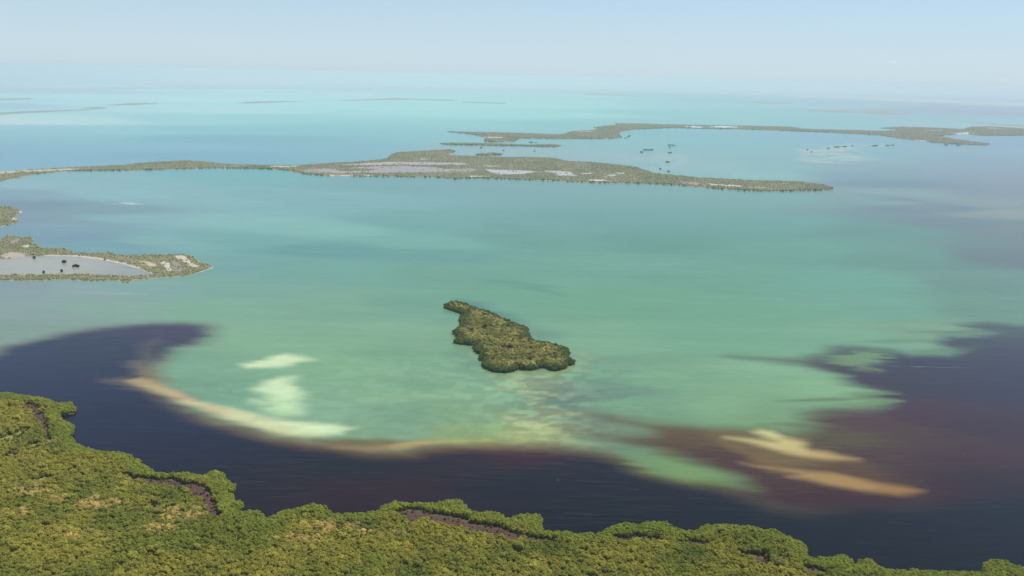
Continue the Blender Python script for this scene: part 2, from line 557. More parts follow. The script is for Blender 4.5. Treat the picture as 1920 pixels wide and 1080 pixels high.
PATCHES = [
    ('brown_edge', 20, 4, 0.7, 0.85,
     [(-500, 760), (-200, 715), (0, 660), (36, 646), (91, 631), (146, 622), (219, 611), (284, 604), (346, 604), (386, 607), (408, 618), (405, 629), (379, 638), (346, 650), (328, 669), (303, 688), (292, 705), (300, 735), (346, 768), (419, 786), (474, 802), (529, 819), (583, 829), (638, 834), (692, 846), (756, 847), (799, 838), (834, 836), (891, 833), (940, 835), (1011, 837), (1082, 844), (1135, 851), (1171, 860), (1204, 873), (1226, 885), (1259, 893), (1302, 904), (1346, 912), (1390, 926), (1443, 944), (1500, 951), (1560, 945), (1592, 940), (1626, 942), (1684, 946), (1729, 941), (1780, 932), (1920, 915), (2400, 880), (2600, 1400), (-700, 1400)],
     [(150, 630, (0.0714, 0.0638, 0.0391)), (400, 620, (0.0883, 0.122, 0.0564)), (300, 760, (0.089, 0.0354, 0.002)), (480, 806, (0.1254, 0.0497, 0.0102)), (600, 832, (0.1314, 0.0473, 0.0044)), (700, 850, (0.1074, 0.0356, 0.002)), (850, 840, (0.1281, 0.0463, 0.0021)), (1000, 842, (0.0996, 0.0272, 0.002)), (1120, 852, (0.0781, 0.0299, 0.002)), (1250, 890, (0.066, 0.0309, 0.002)), (1350, 912, (0.0524, 0.0155, 0.002)), (1500, 945, (0.0295, 0.0031, 0.002)), (1800, 930, (0.0127, 0.002, 0.002))]),
    ('brown', 16, 0, 0.75, 1.0,
     [(1065, 806), (1127, 813), (1193, 820), (1230, 818), (1180, 802), (1120, 786), (1090, 778), (1160, 788), (1193, 793), (1276, 801), (1355, 806), (1415, 807), (1480, 812), (1515, 800), (1500, 786), (1517, 776), (1563, 770), (1646, 765), (1684, 755), (1632, 746), (1660, 741), (1632, 735), (1586, 719), (1540, 698), (1493, 684), (1424, 676), (1385, 670), (1424, 672), (1470, 675), (1510, 674), (1536, 664), (1563, 652), (1609, 652), (1656, 656), (1702, 666), (1771, 666), (1790, 655), (1762, 640), (1771, 631), (1818, 631), (1845, 625), (1790, 609), (1841, 605), (1920, 612), (2400, 640), (2600, 960), (1920, 960), (1700, 965), (1500, 965), (1390, 940), (1346, 918), (1401, 912), (1368, 893), (1324, 877), (1281, 864), (1226, 849), (1171, 832), (1095, 815)],
     [(1150, 818, (0.0842, 0.0855, 0.0317)), (1200, 836, (0.059, 0.0387, 0.0022)), (1260, 850, (0.0536, 0.022, 0.002)), (1330, 860, (0.0389, 0.0106, 0.002)), (1300, 820, (0.0744, 0.0403, 0.002)), (1380, 815, (0.0769, 0.0453, 0.002)), (1430, 900, (0.0375, 0.0118, 0.002)), (1520, 935, (0.026, 0.005, 0.002)), (1550, 900, (0.0374, 0.0115, 0.002)), (1560, 820, (0.0545, 0.0385, 0.002)), (1650, 800, (0.042, 0.0128, 0.002)), (1600, 780, (0.0441, 0.0141, 0.002)), (1750, 780, (0.0297, 0.002, 0.002)), (1700, 860, (0.0396, 0.0129, 0.002)), (1800, 860, (0.0286, 0.004, 0.002)), (1700, 930, (0.0211, 0.002, 0.002)), (1850, 900, (0.0123, 0.002, 0.002)), (1850, 800, (0.0202, 0.002, 0.002)), (1700, 720, (0.0128, 0.002, 0.002)), (1600, 705, (0.0193, 0.002, 0.002)), (1480, 679, (0.0423, 0.0434, 0.0122)), (1580, 657, (0.0117, 0.0037, 0.002)), (1680, 680, (0.0091, 0.002, 0.002)), (1800, 690, (0.0093, 0.002, 0.002)), (1880, 660, (0.0107, 0.002, 0.002)), (1900, 700, (0.0094, 0.002, 0.007)), (1890, 735, (0.0082, 0.002, 0.0058)), (1840, 615, (0.0229, 0.0307, 0.0066)), (1800, 640, (0.0108, 0.0078, 0.002)), (2300, 800, (0.0068, 0.002, 0.002))]),
    ('navy', 15, -7, 0.6, 1.0,  # dark water; the blue towards its left end is painted sky reflection
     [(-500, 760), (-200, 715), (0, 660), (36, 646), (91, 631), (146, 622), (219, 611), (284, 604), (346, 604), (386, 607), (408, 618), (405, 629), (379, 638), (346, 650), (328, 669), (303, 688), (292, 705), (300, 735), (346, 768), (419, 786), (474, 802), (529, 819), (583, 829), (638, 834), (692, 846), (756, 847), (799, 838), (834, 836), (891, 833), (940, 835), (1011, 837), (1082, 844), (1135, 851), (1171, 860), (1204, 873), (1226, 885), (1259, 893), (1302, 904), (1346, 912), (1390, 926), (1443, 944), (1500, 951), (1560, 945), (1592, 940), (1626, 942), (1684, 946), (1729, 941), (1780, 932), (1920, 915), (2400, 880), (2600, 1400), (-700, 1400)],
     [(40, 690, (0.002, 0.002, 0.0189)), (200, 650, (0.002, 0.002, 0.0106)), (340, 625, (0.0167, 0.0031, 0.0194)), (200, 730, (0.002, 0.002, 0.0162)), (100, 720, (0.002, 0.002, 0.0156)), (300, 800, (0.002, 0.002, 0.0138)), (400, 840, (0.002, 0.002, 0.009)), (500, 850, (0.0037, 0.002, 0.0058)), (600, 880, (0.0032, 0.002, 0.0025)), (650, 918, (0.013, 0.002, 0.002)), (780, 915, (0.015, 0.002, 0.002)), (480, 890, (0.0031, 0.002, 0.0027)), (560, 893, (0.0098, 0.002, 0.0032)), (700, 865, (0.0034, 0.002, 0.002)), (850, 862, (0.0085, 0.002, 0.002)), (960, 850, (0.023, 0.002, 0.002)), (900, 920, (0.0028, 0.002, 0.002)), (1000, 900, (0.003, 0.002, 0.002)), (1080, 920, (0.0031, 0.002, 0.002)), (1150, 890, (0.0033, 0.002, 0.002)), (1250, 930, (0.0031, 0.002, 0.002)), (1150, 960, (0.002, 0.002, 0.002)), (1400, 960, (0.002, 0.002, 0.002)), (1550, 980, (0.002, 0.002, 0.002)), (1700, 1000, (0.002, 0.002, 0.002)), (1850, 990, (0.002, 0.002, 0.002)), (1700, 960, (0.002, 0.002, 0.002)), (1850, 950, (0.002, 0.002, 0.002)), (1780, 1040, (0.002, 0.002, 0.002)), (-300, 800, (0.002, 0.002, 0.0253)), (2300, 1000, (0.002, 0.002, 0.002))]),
    ('ring_gap', 11, 0, 1.4, 0.85,
     [(1565, 664), (1610, 660), (1645, 664), (1660, 680), (1648, 692), (1600, 688), (1560, 676)],
     [(1610, 675, (0.1121, 0.1984, 0.062))]),
    ('green_wedge', 9, -2.5, 1.7, 0.85,
     [(1060, 830), (1095, 819), (1150, 832), (1195, 846), (1240, 860), (1290, 874), (1330, 886), (1372, 906), (1400, 914), (1350, 910), (1290, 900), (1235, 884), (1200, 868), (1150, 850), (1080, 842)],
     [(1110, 832, (0.105, 0.1603, 0.0812)), (1200, 856, (0.0985, 0.1767, 0.0801)), (1300, 890, (0.116, 0.2058, 0.0607)), (1370, 908, (0.0814, 0.1018, 0.0186))]),
    ('sand_tongue', 9, 0, 1.2, 0.38,
     [(1340, 812), (1386, 830), (1425, 848), (1470, 862), (1440, 872), (1405, 860), (1370, 840)],
     [(1400, 845, (0.1761, 0.1027, 0.0189))]),
    ('olive_band', 9, 0, 1.3, 0.45,
     [(1430, 842), (1520, 858), (1600, 868), (1560, 878), (1480, 868)],
     [(1480, 858, (0.0862, 0.0833, 0.007)), (1590, 872, (0.0587, 0.0275, 0.002))]),
    ('wisp_a', 4, 0.5, 0.5, 0.5,
     [(1470, 752), (1560, 746), (1655, 748), (1560, 752.5)],
     [(1560, 749, (0.0498, 0.0343, 0.002))]),
    ('wisp_b', 5, 0.5, 0.5, 0.55,
     [(1490, 777), (1580, 768), (1665, 770), (1580, 778)],
     [(1560, 773, (0.0513, 0.0232, 0.002))]),
    ('wisp_c', 4, 0.5, 0.5, 0.4,
     [(1600, 641), (1680, 636), (1790, 640), (1680, 644)],
     [(1690, 640, (0.0426, 0.0605, 0.016))]),
    ('wisp_d', 4, 0.5, 0.5, 0.45,
     [(1700, 622), (1800, 616), (1910, 620), (1800, 626)],
     [(1800, 620, (0.0257, 0.0342, 0.002))]),
    ('wisp_e', 5, 0.5, 0.6, 0.5,
     [(1420, 796), (1490, 792), (1570, 795), (1490, 801)],
     [(1490, 796, (0.0588, 0.0454, 0.002))]),
    ('gap_a', 3.5, 0.5, 0.5, 0.6,
     [(1590, 742), (1640, 739), (1690, 740), (1640, 744)],
     [(1640, 741, (0.1106, 0.2009, 0.0476))]),
    ('gap_b', 4, 0.5, 0.5, 0.6,
     [(1580, 758), (1640, 754), (1700, 754), (1640, 762)],
     [(1640, 757, (0.102, 0.169, 0.0335))]),
    ('gap_c', 4, 0.5, 0.5, 0.5,
     [(1700, 660), (1780, 652), (1850, 650), (1790, 662)],
     [(1780, 655, (0.0522, 0.0774, 0.0204))]),
    ('sand_halo', 22, 0, 0.8, 0.42,
     [(1380, 818), (1440, 812), (1520, 842), (1620, 864), (1700, 910), (1730, 924), (1690, 930), (1600, 915), (1500, 893), (1430, 872)],
     [(1450, 850, (0.1578, 0.1025, 0.0217)), (1600, 890, (0.0969, 0.0492, 0.0036))]),
    ('sand_upper', 9, 0, 0.45, 0.95,
     [(1409, 811), (1420, 807), (1443, 810), (1464, 820), (1505, 829), (1523, 844), (1558, 849), (1587, 856), (1617, 861), (1610, 865), (1558, 862), (1512, 855), (1477, 848), (1443, 838), (1409, 829), (1370, 822), (1409, 824), (1459, 828), (1432, 820)],
     [(1420, 812, (0.418, 0.4157, 0.1589)), (1480, 838, (0.4107, 0.3366, 0.1217)), (1560, 857, (0.3639, 0.2557, 0.0781)), (1610, 862, (0.2586, 0.1684, 0.0408))]),
    ('sand_lower', 9, 0, 0.45, 0.95,
     [(1386, 867), (1432, 873), (1477, 878), (1510, 883), (1558, 887), (1604, 897), (1649, 908), (1695, 915), (1730, 923), (1711, 928), (1684, 930), (1649, 925), (1604, 919), (1546, 907), (1512, 898), (1477, 892), (1489, 888), (1466, 884), (1438, 880)],
     [(1430, 874, (0.202, 0.1259, 0.0376)), (1520, 892, (0.2605, 0.1611, 0.0455)), (1600, 908, (0.2838, 0.1664, 0.0437)), (1690, 923, (0.2221, 0.1201, 0.0232))]),
    ('crescent_tail', 14, 0, 0.7, 0.55,
     [(284, 640), (291, 655), (297, 672), (297, 700), (308, 722), (290, 732), (255, 722), (222, 711), (255, 704), (272, 690), (281, 665)],
     [(290, 660, (0.114, 0.078, 0.0369)), (292, 690, (0.2198, 0.1718, 0.0657)), (245, 711, (0.1512, 0.1004, 0.0315)), (285, 720, (0.2864, 0.22, 0.0781))]),
    ('crescent', 6.5, -1, 0.35, 1.0,
     [(262, 706), (292, 712), (328, 731), (365, 750), (419, 762), (474, 775), (529, 786), (583, 792), (627, 795), (662, 803), (645, 815), (583, 820), (540, 817), (503, 808), (456, 793), (383, 772), (310, 746), (262, 724), (240, 714)],
     [(270, 716, (0.2708, 0.2056, 0.0679)), (300, 728, (0.344, 0.272, 0.1049)), (312, 744, (0.2576, 0.1638, 0.0746)), (335, 740, (0.4075, 0.3133, 0.1531)), (370, 755, (0.4413, 0.39, 0.1963)), (383, 771, (0.3345, 0.2524, 0.1098)), (425, 768, (0.4339, 0.4416, 0.2242)), (456, 791, (0.3626, 0.3107, 0.1317)), (470, 782, (0.4203, 0.4786, 0.2525)), (503, 806, (0.3603, 0.309, 0.1253)), (520, 795, (0.4359, 0.5389, 0.2957)), (560, 816, (0.4025, 0.4212, 0.1871)), (590, 806, (0.457, 0.5624, 0.3219)), (640, 804, (0.4115, 0.5342, 0.2924))]),
    ('patch_upper', 7, -0.5, 0.35, 0.95,
     [(461, 682), (488, 678), (514, 669), (540, 663), (569, 667), (601, 674), (569, 677), (558, 684), (525, 689), (470, 690)],
     [(530, 676, (0.4729, 0.5708, 0.3068))]),
    ('patch_lower', 11, 1, 0.4, 0.92,
     [(478, 729), (510, 720), (529, 709), (552, 708), (556, 725), (555, 750), (562, 776), (520, 778), (496, 768), (510, 760), (467, 750), (499, 752), (496, 739)],
     [(535, 720, (0.4459, 0.5502, 0.3016)), (525, 765, (0.3621, 0.4965, 0.2545))]),
    ('pale_sweep', 8, 0, 1.2, 0.5,
     [(650, 752), (720, 742), (800, 738), (900, 728), (960, 712), (1010, 704), (960, 722), (880, 742), (780, 752), (690, 760)],
     [(760, 747, (0.1985, 0.325, 0.1503))]),
    ('brown_between', 6, 0, 1.0, 0.8,
     [(600, 826), (660, 822), (740, 824), (790, 830), (740, 838), (650, 836)],
     [(690, 830, (0.1071, 0.07, 0.0093))]),
    ('tan_line', 6, 0, 0.8, 0.9,
     [(620, 838), (690, 839), (745, 834), (790, 826), (850, 822), (930, 825), (900, 830), (840, 830), (790, 838), (750, 844), (690, 845)],
     [(690, 842, (0.2229, 0.1162, 0.038)), (780, 834, (0.311, 0.2281, 0.0709)), (880, 826, (0.2175, 0.2513, 0.07))]),
    ('shoal', 14, 0, 2.2, 0.55,
     [(950, 705), (1010, 700), (1060, 708), (1030, 730), (1020, 755), (1050, 780), (1080, 808), (1100, 830), (1080, 838), (1020, 836), (940, 832), (960, 812), (1000, 790), (985, 760), (950, 735)],
     [(1000, 715, (0.2025, 0.2181, 0.0889)), (1010, 760, (0.1903, 0.2073, 0.0899)), (1030, 810, (0.2749, 0.2817, 0.1079)), (980, 828, (0.2438, 0.2431, 0.0653)), (1070, 828, (0.2671, 0.2737, 0.095))]),
    ('shoal_grey', 8, 0, 2.0, 0.55,
     [(1000, 712), (1060, 722), (1100, 740), (1090, 770), (1050, 765), (1020, 745)],
     [(1050, 745, (0.0992, 0.1427, 0.087))]),
    ('deep_by_island', 9, 1, 0.3, 0.6,
     [(860, 560), (905, 570), (960, 592), (1005, 610), (1060, 625), (1010, 640), (985, 628), (930, 590), (880, 575)],
     [(930, 585, (0.0146, 0.0704, 0.0696)), (1020, 622, (0.0705, 0.1482, 0.0854))]),
    ('arc', 6, 0.5, 0.3, 0.45,
     [(900, 524), (970, 526), (1030, 538), (1065, 555), (1030, 552), (970, 536), (905, 532)],
     [(980, 530, (0.0234, 0.1427, 0.065))]),
    ('grey_shallow', 9, 0, 0.7, 0.5,
     [(838, 590), (858, 595), (846, 630), (880, 655), (895, 680), (900, 695), (870, 690), (850, 660), (838, 630)],
     [(850, 610, (0.0965, 0.1923, 0.1221)), (880, 678, (0.0796, 0.1535, 0.0702))]),
    ('pale_right_of_island', 7, 0, 1.2, 0.55,
     [(1072, 655), (1110, 668), (1120, 690), (1085, 705), (1000, 705), (960, 708), (1010, 698), (1070, 690)],
     [(1100, 680, (0.1771, 0.241, 0.1038))]),
    ('spit_plume', 2.6, 1.0, 0.4, 0.75,
     [(1512, 282), (1545, 279), (1585, 274), (1640, 271), (1590, 278), (1566, 287), (1574, 296), (1560, 304), (1512, 305), (1545, 298), (1550, 290)],
     [(1540, 283, (0.3885, 0.3813, 0.2501)), (1560, 300, (0.3159, 0.3389, 0.2283)), (1620, 272, (0.2513, 0.335, 0.2348))]),
    ('lagoon_west', 5, 0, 0.6, 1.0,
     [(-300, 480), (0, 484), (40, 482), (92, 478), (147, 480), (195, 486), (236, 496), (263, 504), (292, 515), (263, 519), (215, 519), (160, 517), (92, 517), (-300, 518)],
     [(40, 498, (0.277, 0.2717, 0.2067)), (150, 498, (0.275, 0.2608, 0.1889)), (240, 510, (0.2092, 0.2041, 0.1708)), (100, 508, (0.2952, 0.2921, 0.2097))]),
    ('boat_wake', 1.2, 0.6, 0.5, 0.9,
     [(192, 380), (215, 380.5), (240, 382), (215, 382.5)],
     [(205, 381, (0.4709, 0.5283, 0.4263))]),
    ('channel_shoal', 5, -1, 1.0, 0.35,
     [(1570, 356), (1640, 366), (1720, 372), (1800, 388), (1920, 398), (1920, 412), (1820, 404), (1740, 390), (1650, 378)],
     [(1700, 372, (0.1315, 0.1418, 0.0848)), (1880, 402, (0.1814, 0.1729, 0.0731))]),
    ('channel_line', 3, 0, 0.5, 0.6,
     [(1572, 355), (1640, 366), (1720, 374), (1820, 392), (1720, 380), (1640, 371)],
     [(1650, 368, (0.002, 0.002, 0.0224))]),
    ('pale_flats', 4, 0, 1.0, 0.6,
     [(1180, 292), (1240, 285), (1300, 300), (1320, 325), (1250, 322), (1210, 310)],
     [(1260, 308, (0.1918, 0.2906, 0.2153))]),
]


def water_colours(P):
    """Own colour of the water and its bed, with some sky reflection and haze painted in: surveyed spots, then drawn patches with soft edges."""
    n = len(P)
    Yp = np.maximum(P[:, 1], 60.0)
    a, b = P[:, 0] / Yp * 3.2, np.log(Yp) * 7.5
    acc = np.zeros((n, 3))
    wt = np.full(n, 1e-30)
    for (px, py, c) in SPOTS:
        gx, gy = ground(px, py)
        u, v = gx / gy * 3.2, math.log(gy) * 7.5
        w = 1.0 / (((a - u) ** 2 * 2.2 + (b - v) ** 2) + 0.012) ** 2.4
        acc += w[:, None] * np.array(c)[None, :]
        wt += w
    out = acc / wt[:, None]
    # wind-drawn wander of every boundary
    ca, sa = math.cos(math.radians(8)), math.sin(math.radians(8))
    xr, yr = P[:, 0] * ca - P[:, 1] * sa, P[:, 0] * sa + P[:, 1] * ca
    wx = fbm(xr / 160, yr / 26, 4, 3) - 0.5
    wy = fbm(xr / 120, yr / 60, 4, 9) - 0.5
    wf = fbm(xr / 70, yr / 6.5, 3, 14) - 0.5
    wg = fbm(xr / 30, yr / 12, 3, 18) - 0.5
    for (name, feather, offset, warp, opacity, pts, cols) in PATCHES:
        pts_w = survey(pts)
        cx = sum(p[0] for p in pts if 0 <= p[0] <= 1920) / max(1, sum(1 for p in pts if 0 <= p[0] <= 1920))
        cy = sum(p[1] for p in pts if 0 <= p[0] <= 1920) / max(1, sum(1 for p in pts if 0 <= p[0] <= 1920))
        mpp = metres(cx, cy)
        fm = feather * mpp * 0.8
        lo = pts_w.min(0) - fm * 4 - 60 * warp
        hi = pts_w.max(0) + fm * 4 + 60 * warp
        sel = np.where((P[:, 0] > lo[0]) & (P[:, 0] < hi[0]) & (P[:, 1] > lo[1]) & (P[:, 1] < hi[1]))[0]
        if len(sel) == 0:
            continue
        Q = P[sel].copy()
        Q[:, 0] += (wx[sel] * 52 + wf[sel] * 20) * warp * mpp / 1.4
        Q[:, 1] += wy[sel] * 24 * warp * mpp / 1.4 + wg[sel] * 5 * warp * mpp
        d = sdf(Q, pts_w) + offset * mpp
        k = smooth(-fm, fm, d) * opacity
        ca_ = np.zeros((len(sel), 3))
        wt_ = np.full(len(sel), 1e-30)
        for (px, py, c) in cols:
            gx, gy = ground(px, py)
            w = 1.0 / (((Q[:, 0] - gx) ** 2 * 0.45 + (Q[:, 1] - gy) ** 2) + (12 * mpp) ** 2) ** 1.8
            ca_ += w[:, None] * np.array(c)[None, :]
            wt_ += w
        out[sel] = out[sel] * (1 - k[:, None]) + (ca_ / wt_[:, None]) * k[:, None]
    # mottling of the bed where it is shallow and pale
    for (px, py, sx, sy, amp) in [(1020, 775, 85, 70, 0.5), (600, 760, 500, 120, 0.10), (1000, 700, 160, 40, 0.2)]:
        gx, gy = ground(px, py)
        mp = metres(px, py)
        g = np.exp(-(((P[:, 0] - gx) / (sx * mp * 0.42)) ** 2 + ((P[:, 1] - gy) / (sy * mp)) ** 2))
        mot = smooth(0.3, 0.7, fbm(P[:, 0] / 10, P[:, 1] / 8, 4, 21)) - 0.4
        out *= (1 + amp * 1.3 * g * np.where(mot > 0, mot, 0.45 * mot))[:, None]
    return np.clip(out, 0.0015, 0.9)


def build_sea():
    P, Fc = water_grid()
    V = np.c_[P, np.zeros(len(P))]
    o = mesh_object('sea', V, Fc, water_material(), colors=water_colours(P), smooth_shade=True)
    tag(o, kind='structure')


build_sea()

# ------------------------------------------------------------------ materials of the land
def ground_material():
    N = Nodes('island_soil')
    p = N.n('ShaderNodeBsdfPrincipled')
    co = N.coords()
    f = N.math('MULTIPLY', N.ramp(N.noise(co, 0.12, 5.0, 0.65), 0.3, 0.7, 0.72, 1.28), N.ramp(N.noise(co, 0.9, 3.0, 0.6), 0.3, 0.7, 0.85, 1.15))
    N.put(p.inputs['Base Color'], N.scaled(N.tone(), f))
    p.inputs['Roughness'].default_value = 0.9
    p.inputs['Specular IOR Level'].default_value = 0.2
    N.t.links.new(p.outputs[0], N.out.inputs[0])
    return N.mat


def leaf_material(name, translucency=0.46):
    N = Nodes(name)
    a = N.n('ShaderNodeAttribute', attribute_name='tint', attribute_type='INSTANCER').outputs['Color']
    r = N.n('ShaderNodeObjectInfo').outputs['Random']
    v = N.math('MULTIPLY', N.ramp(r, 0, 1, 0.84, 1.16), N.ramp(N.noise(N.coords(), 1.1, 2.0), 0.3, 0.7, 0.8, 1.2))
    c = N.scaled(a, v)
    d = N.n('ShaderNodeBsdfPrincipled')
    N.put(d.inputs['Base Color'], c)
    d.inputs['Roughness'].default_value = 0.55
    d.inputs['Specular IOR Level'].default_value = 0.12
    t = N.n('ShaderNodeBsdfTranslucent')
    N.put(t.inputs['Color'], N.mix(1.0, c, (1.3, 1.3, 0.45, 1), 'MULTIPLY'))
    mx = N.n('ShaderNodeMixShader')
    mx.inputs[0].default_value = translucency
    N.t.links.new(d.outputs[0], mx.inputs[1])
    N.t.links.new(t.outputs[0], mx.inputs[2])
    N.t.links.new(mx.outputs[0], N.out.inputs[0])
    return N.mat


def plain_material(name, colour, rough=0.85, vary=0.25, scale=0.6):
    N = Nodes(name)
    p = N.n('ShaderNodeBsdfPrincipled')
    f = N.ramp(N.noise(N.coords(), scale, 4.0, 0.6), 0.3, 0.7, 1 - vary, 1 + vary)
    N.put(p.inputs['Base Color'], N.scaled((*colour,), f))
    p.inputs['Roughness'].default_value = rough
    N.t.links.new(p.outputs[0], N.out.inputs[0])
    return N.mat


SOIL = ground_material()
LEAF = leaf_material('mangrove_leaves')
SCRUB = leaf_material('scrub_leaves', 0.12)
BARK = plain_material('mangrove_bark', (0.16, 0.12, 0.09))
BLEACHED = plain_material('bleached_wood', (0.46, 0.40, 0.32))
WHITEWASH = plain_material('white_walls', (0.78, 0.78, 0.76), 0.7, 0.06)
ROOF = plain_material('pale_roof', (0.62, 0.62, 0.62), 0.7, 0.1)


# ------------------------------------------------------------------ plants: prototypes shared by every copy
def unit(v):
    return v / (np.linalg.norm(v, axis=-1, keepdims=True) + 1e-9)


def leaf_quads(rng, centres, normals, size, jitter=0.7):
    n = len(centres)
    nm = unit(normals + rng.normal(0, jitter, (n, 3)) * 0.6)
    ref = unit(rng.normal(0, 1, (n, 3)))
    u = unit(np.cross(nm, ref))
    v = np.cross(nm, u)
    s = size * rng.uniform(0.65, 1.35, (n, 1))
    bend = nm * s * 0.25
    V = np.stack([centres - u * s * 0.5 - v * s * 0.5 - bend, centres + u * s * 0.5 - v * s * 0.5, centres + u * s * 0.5 + v * s * 0.5 - bend, centres - u * s * 0.5 + v * s * 0.5], 1).reshape(-1, 3)
    Fc = np.arange(n * 4).reshape(n, 4)
    return V, Fc


def crown_mesh(name, seed, radius=2.4, top=6.0, bottom=1.0, lobes=8, leaves=430, leaf=0.43, mat=None):
    """A crown of unequal rounded lobes, each shelled with leaf clumps, gaps between them."""
    rng = np.random.default_rng(seed)
    C, Rr = [], []
    for k in range(lobes):
        an = k * 2.4 + rng.uniform(-0.5, 0.5)
        rr = radius * (0.15 if k == 0 else rng.uniform(0.45, 0.75))
        zz = top - radius * (0.45 if k == 0 else rng.uniform(0.55, 1.35))
        C.append((rr * math.cos(an), rr * math.sin(an), zz))
        Rr.append(radius * rng.uniform(0.36, 0.58))
    C, Rr = np.array(C), np.array(Rr)
    pick = rng.choice(lobes, leaves, p=Rr ** 2 / (Rr ** 2).sum())
    d = unit(rng.normal(0, 1, (leaves, 3)) + np.array([0, 0, 0.35]))
    low = rng.random(leaves) < 0.16
    pos = C[pick] + d * Rr[pick][:, None] * rng.uniform(0.8, 1.05, (leaves, 1)) * np.array([1, 1, 0.85])
    pos[low, 2] = rng.uniform(bottom, top - radius, low.sum())
    V, Fc = leaf_quads(rng, pos, d + np.array([0, 0, 0.5]), leaf)
    # shaded body of twigs inside, so that a crown is not hollow
    me = bpy.data.meshes.new(name)
    bm = bmesh.new()
    for k in range(lobes):
        r = bmesh.ops.create_icosphere(bm, subdivisions=1, radius=Rr[k] * 0.8)
        bmesh.ops.translate(bm, verts=r['verts'], vec=C[k])
    r = bmesh.ops.create_icosphere(bm, subdivisions=1, radius=radius * 0.62)
    for vv in r['verts']:
        vv.co.z = vv.co.z * (top - radius - bottom) / radius * 0.9 + (top - radius + bottom) / 2
    bm.verts.index_update()
    cv = np.array([v.co[:] for v in bm.verts])
    cf = [tuple(v.index for v in f.verts) for f in bm.faces]
    bm.free()
    verts = np.concatenate([V, cv])
    faces = [tuple(f) for f in Fc] + [tuple(i + len(V) for i in f) for f in cf]
    me.from_pydata([tuple(v) for v in verts], [], faces)
    me.materials.append(mat or LEAF)
    me.update()
    return me


def shrub_mesh(name, seed, radius=2.6, height=3.2):
    """Low mound of scrub for the islands far away: an uneven many-faced cushion."""
    rng = np.random.default_rng(seed)
    me = bpy.data.meshes.new(name)
    bm = bmesh.new()
    for k in range(4):
        r = bmesh.ops.create_icosphere(bm, subdivisions=2 if k == 0 else 1, radius=radius * (0.75 if k == 0 else rng.uniform(0.4, 0.6)))
        off = (0, 0, 0) if k == 0 else (rng.uniform(-1, 1) * radius * 0.6, rng.uniform(-1, 1) * radius * 0.6, 0)
        for v in r['verts']:
            j = rng.uniform(0.82, 1.18)
            v.co.x = v.co.x * j + off[0]
            v.co.y = v.co.y * j + off[1]
            v.co.z = max(-0.3, v.co.z * j * height / radius * (1.1 if k == 0 else 1.3))
    bm.to_mesh(me)
    bm.free()
    me.materials.append(SCRUB)
    me.update()
    return me


def tube_path(bm, pts, radii, sides=6):
    rings = []
    for i, p in enumerate(pts):
        d = Vector(pts[min(i + 1, len(pts) - 1)]) - Vector(pts[max(i - 1, 0)])
        q = d.to_track_quat('Z', 'Y')
        rings.append([bm.verts.new(Vector(p) + q @ Vector((math.cos(a) * radii[i], math.sin(a) * radii[i], 0))) for a in [k * 2 * math.pi / sides for k in range(sides)]])
    for a, b in zip(rings, rings[1:]):
        for k in range(sides):
            bm.faces.new((a[k], a[(k + 1) % sides], b[(k + 1) % sides], b[k]))
    bm.faces.new(rings[-1])
    bm.faces.new(rings[0][::-1])


def trunk_mesh(name, seed, height=4.4):
    rng = random.Random(seed)
    bm = bmesh.new()
    tube_path(bm, [(0, 0, 0.8), (0.1, 0.05, 2.0), (0.05, 0.15, height)], [0.16, 0.13, 0.07])
    for k in range(6):                                       # arched stilt roots
        a = k * math.pi / 3 + rng.uniform(-0.3, 0.3)
        r = rng.uniform(0.9, 1.4)
        tube_path(bm, [(0.02 * math.cos(a), 0.02 * math.sin(a), 1.5), (r * 0.55 * math.cos(a), r * 0.55 * math.sin(a), 1.0), (r * math.cos(a), r * math.sin(a), -0.4)], [0.05, 0.05, 0.04], 5)
    for k in range(4):                                       # limbs
        a = k * math.pi / 2 + rng.uniform(-0.4, 0.4)
        r = rng.uniform(1.0, 1.6)
        tube_path(bm, [(0.08, 0.05, 2.0 + 0.3 * k), (r * 0.5 * math.cos(a), r * 0.5 * math.sin(a), 3.0 + 0.3 * k), (r * math.cos(a), r * math.sin(a), height - 0.3 + 0.2 * k)], [0.08, 0.06, 0.03], 5)
    me = bpy.data.meshes.new(name)
    bm.to_mesh(me)
    bm.free()
    me.materials.append(BARK)
    return me


CROWNS = [crown_mesh('crown', s, radius=2.25 + 0.12 * (s % 3), top=5.6 + 0.3 * (s % 4), lobes=7 + s % 4) for s in range(6)]
FRINGE = [crown_mesh('fringe_crown', 50 + s, radius=1.9, top=4.2 + 0.15 * s, bottom=0.1, lobes=6, leaves=260, leaf=0.4) for s in range(4)]
SHRUBS = [shrub_mesh('shrub', 80 + s) for s in range(5)]
TRUNKS = [trunk_mesh('trunk', 90 + s) for s in range(3)]


def prototypes(name, meshes):
    c = bpy.data.collections.new(name)                       # not linked to the scene: only a source for the scatter
    for k, me in enumerate(meshes):
        o = bpy.data.objects.new(f'{name}_{k}', me)
        c.objects.link(o)
    return c


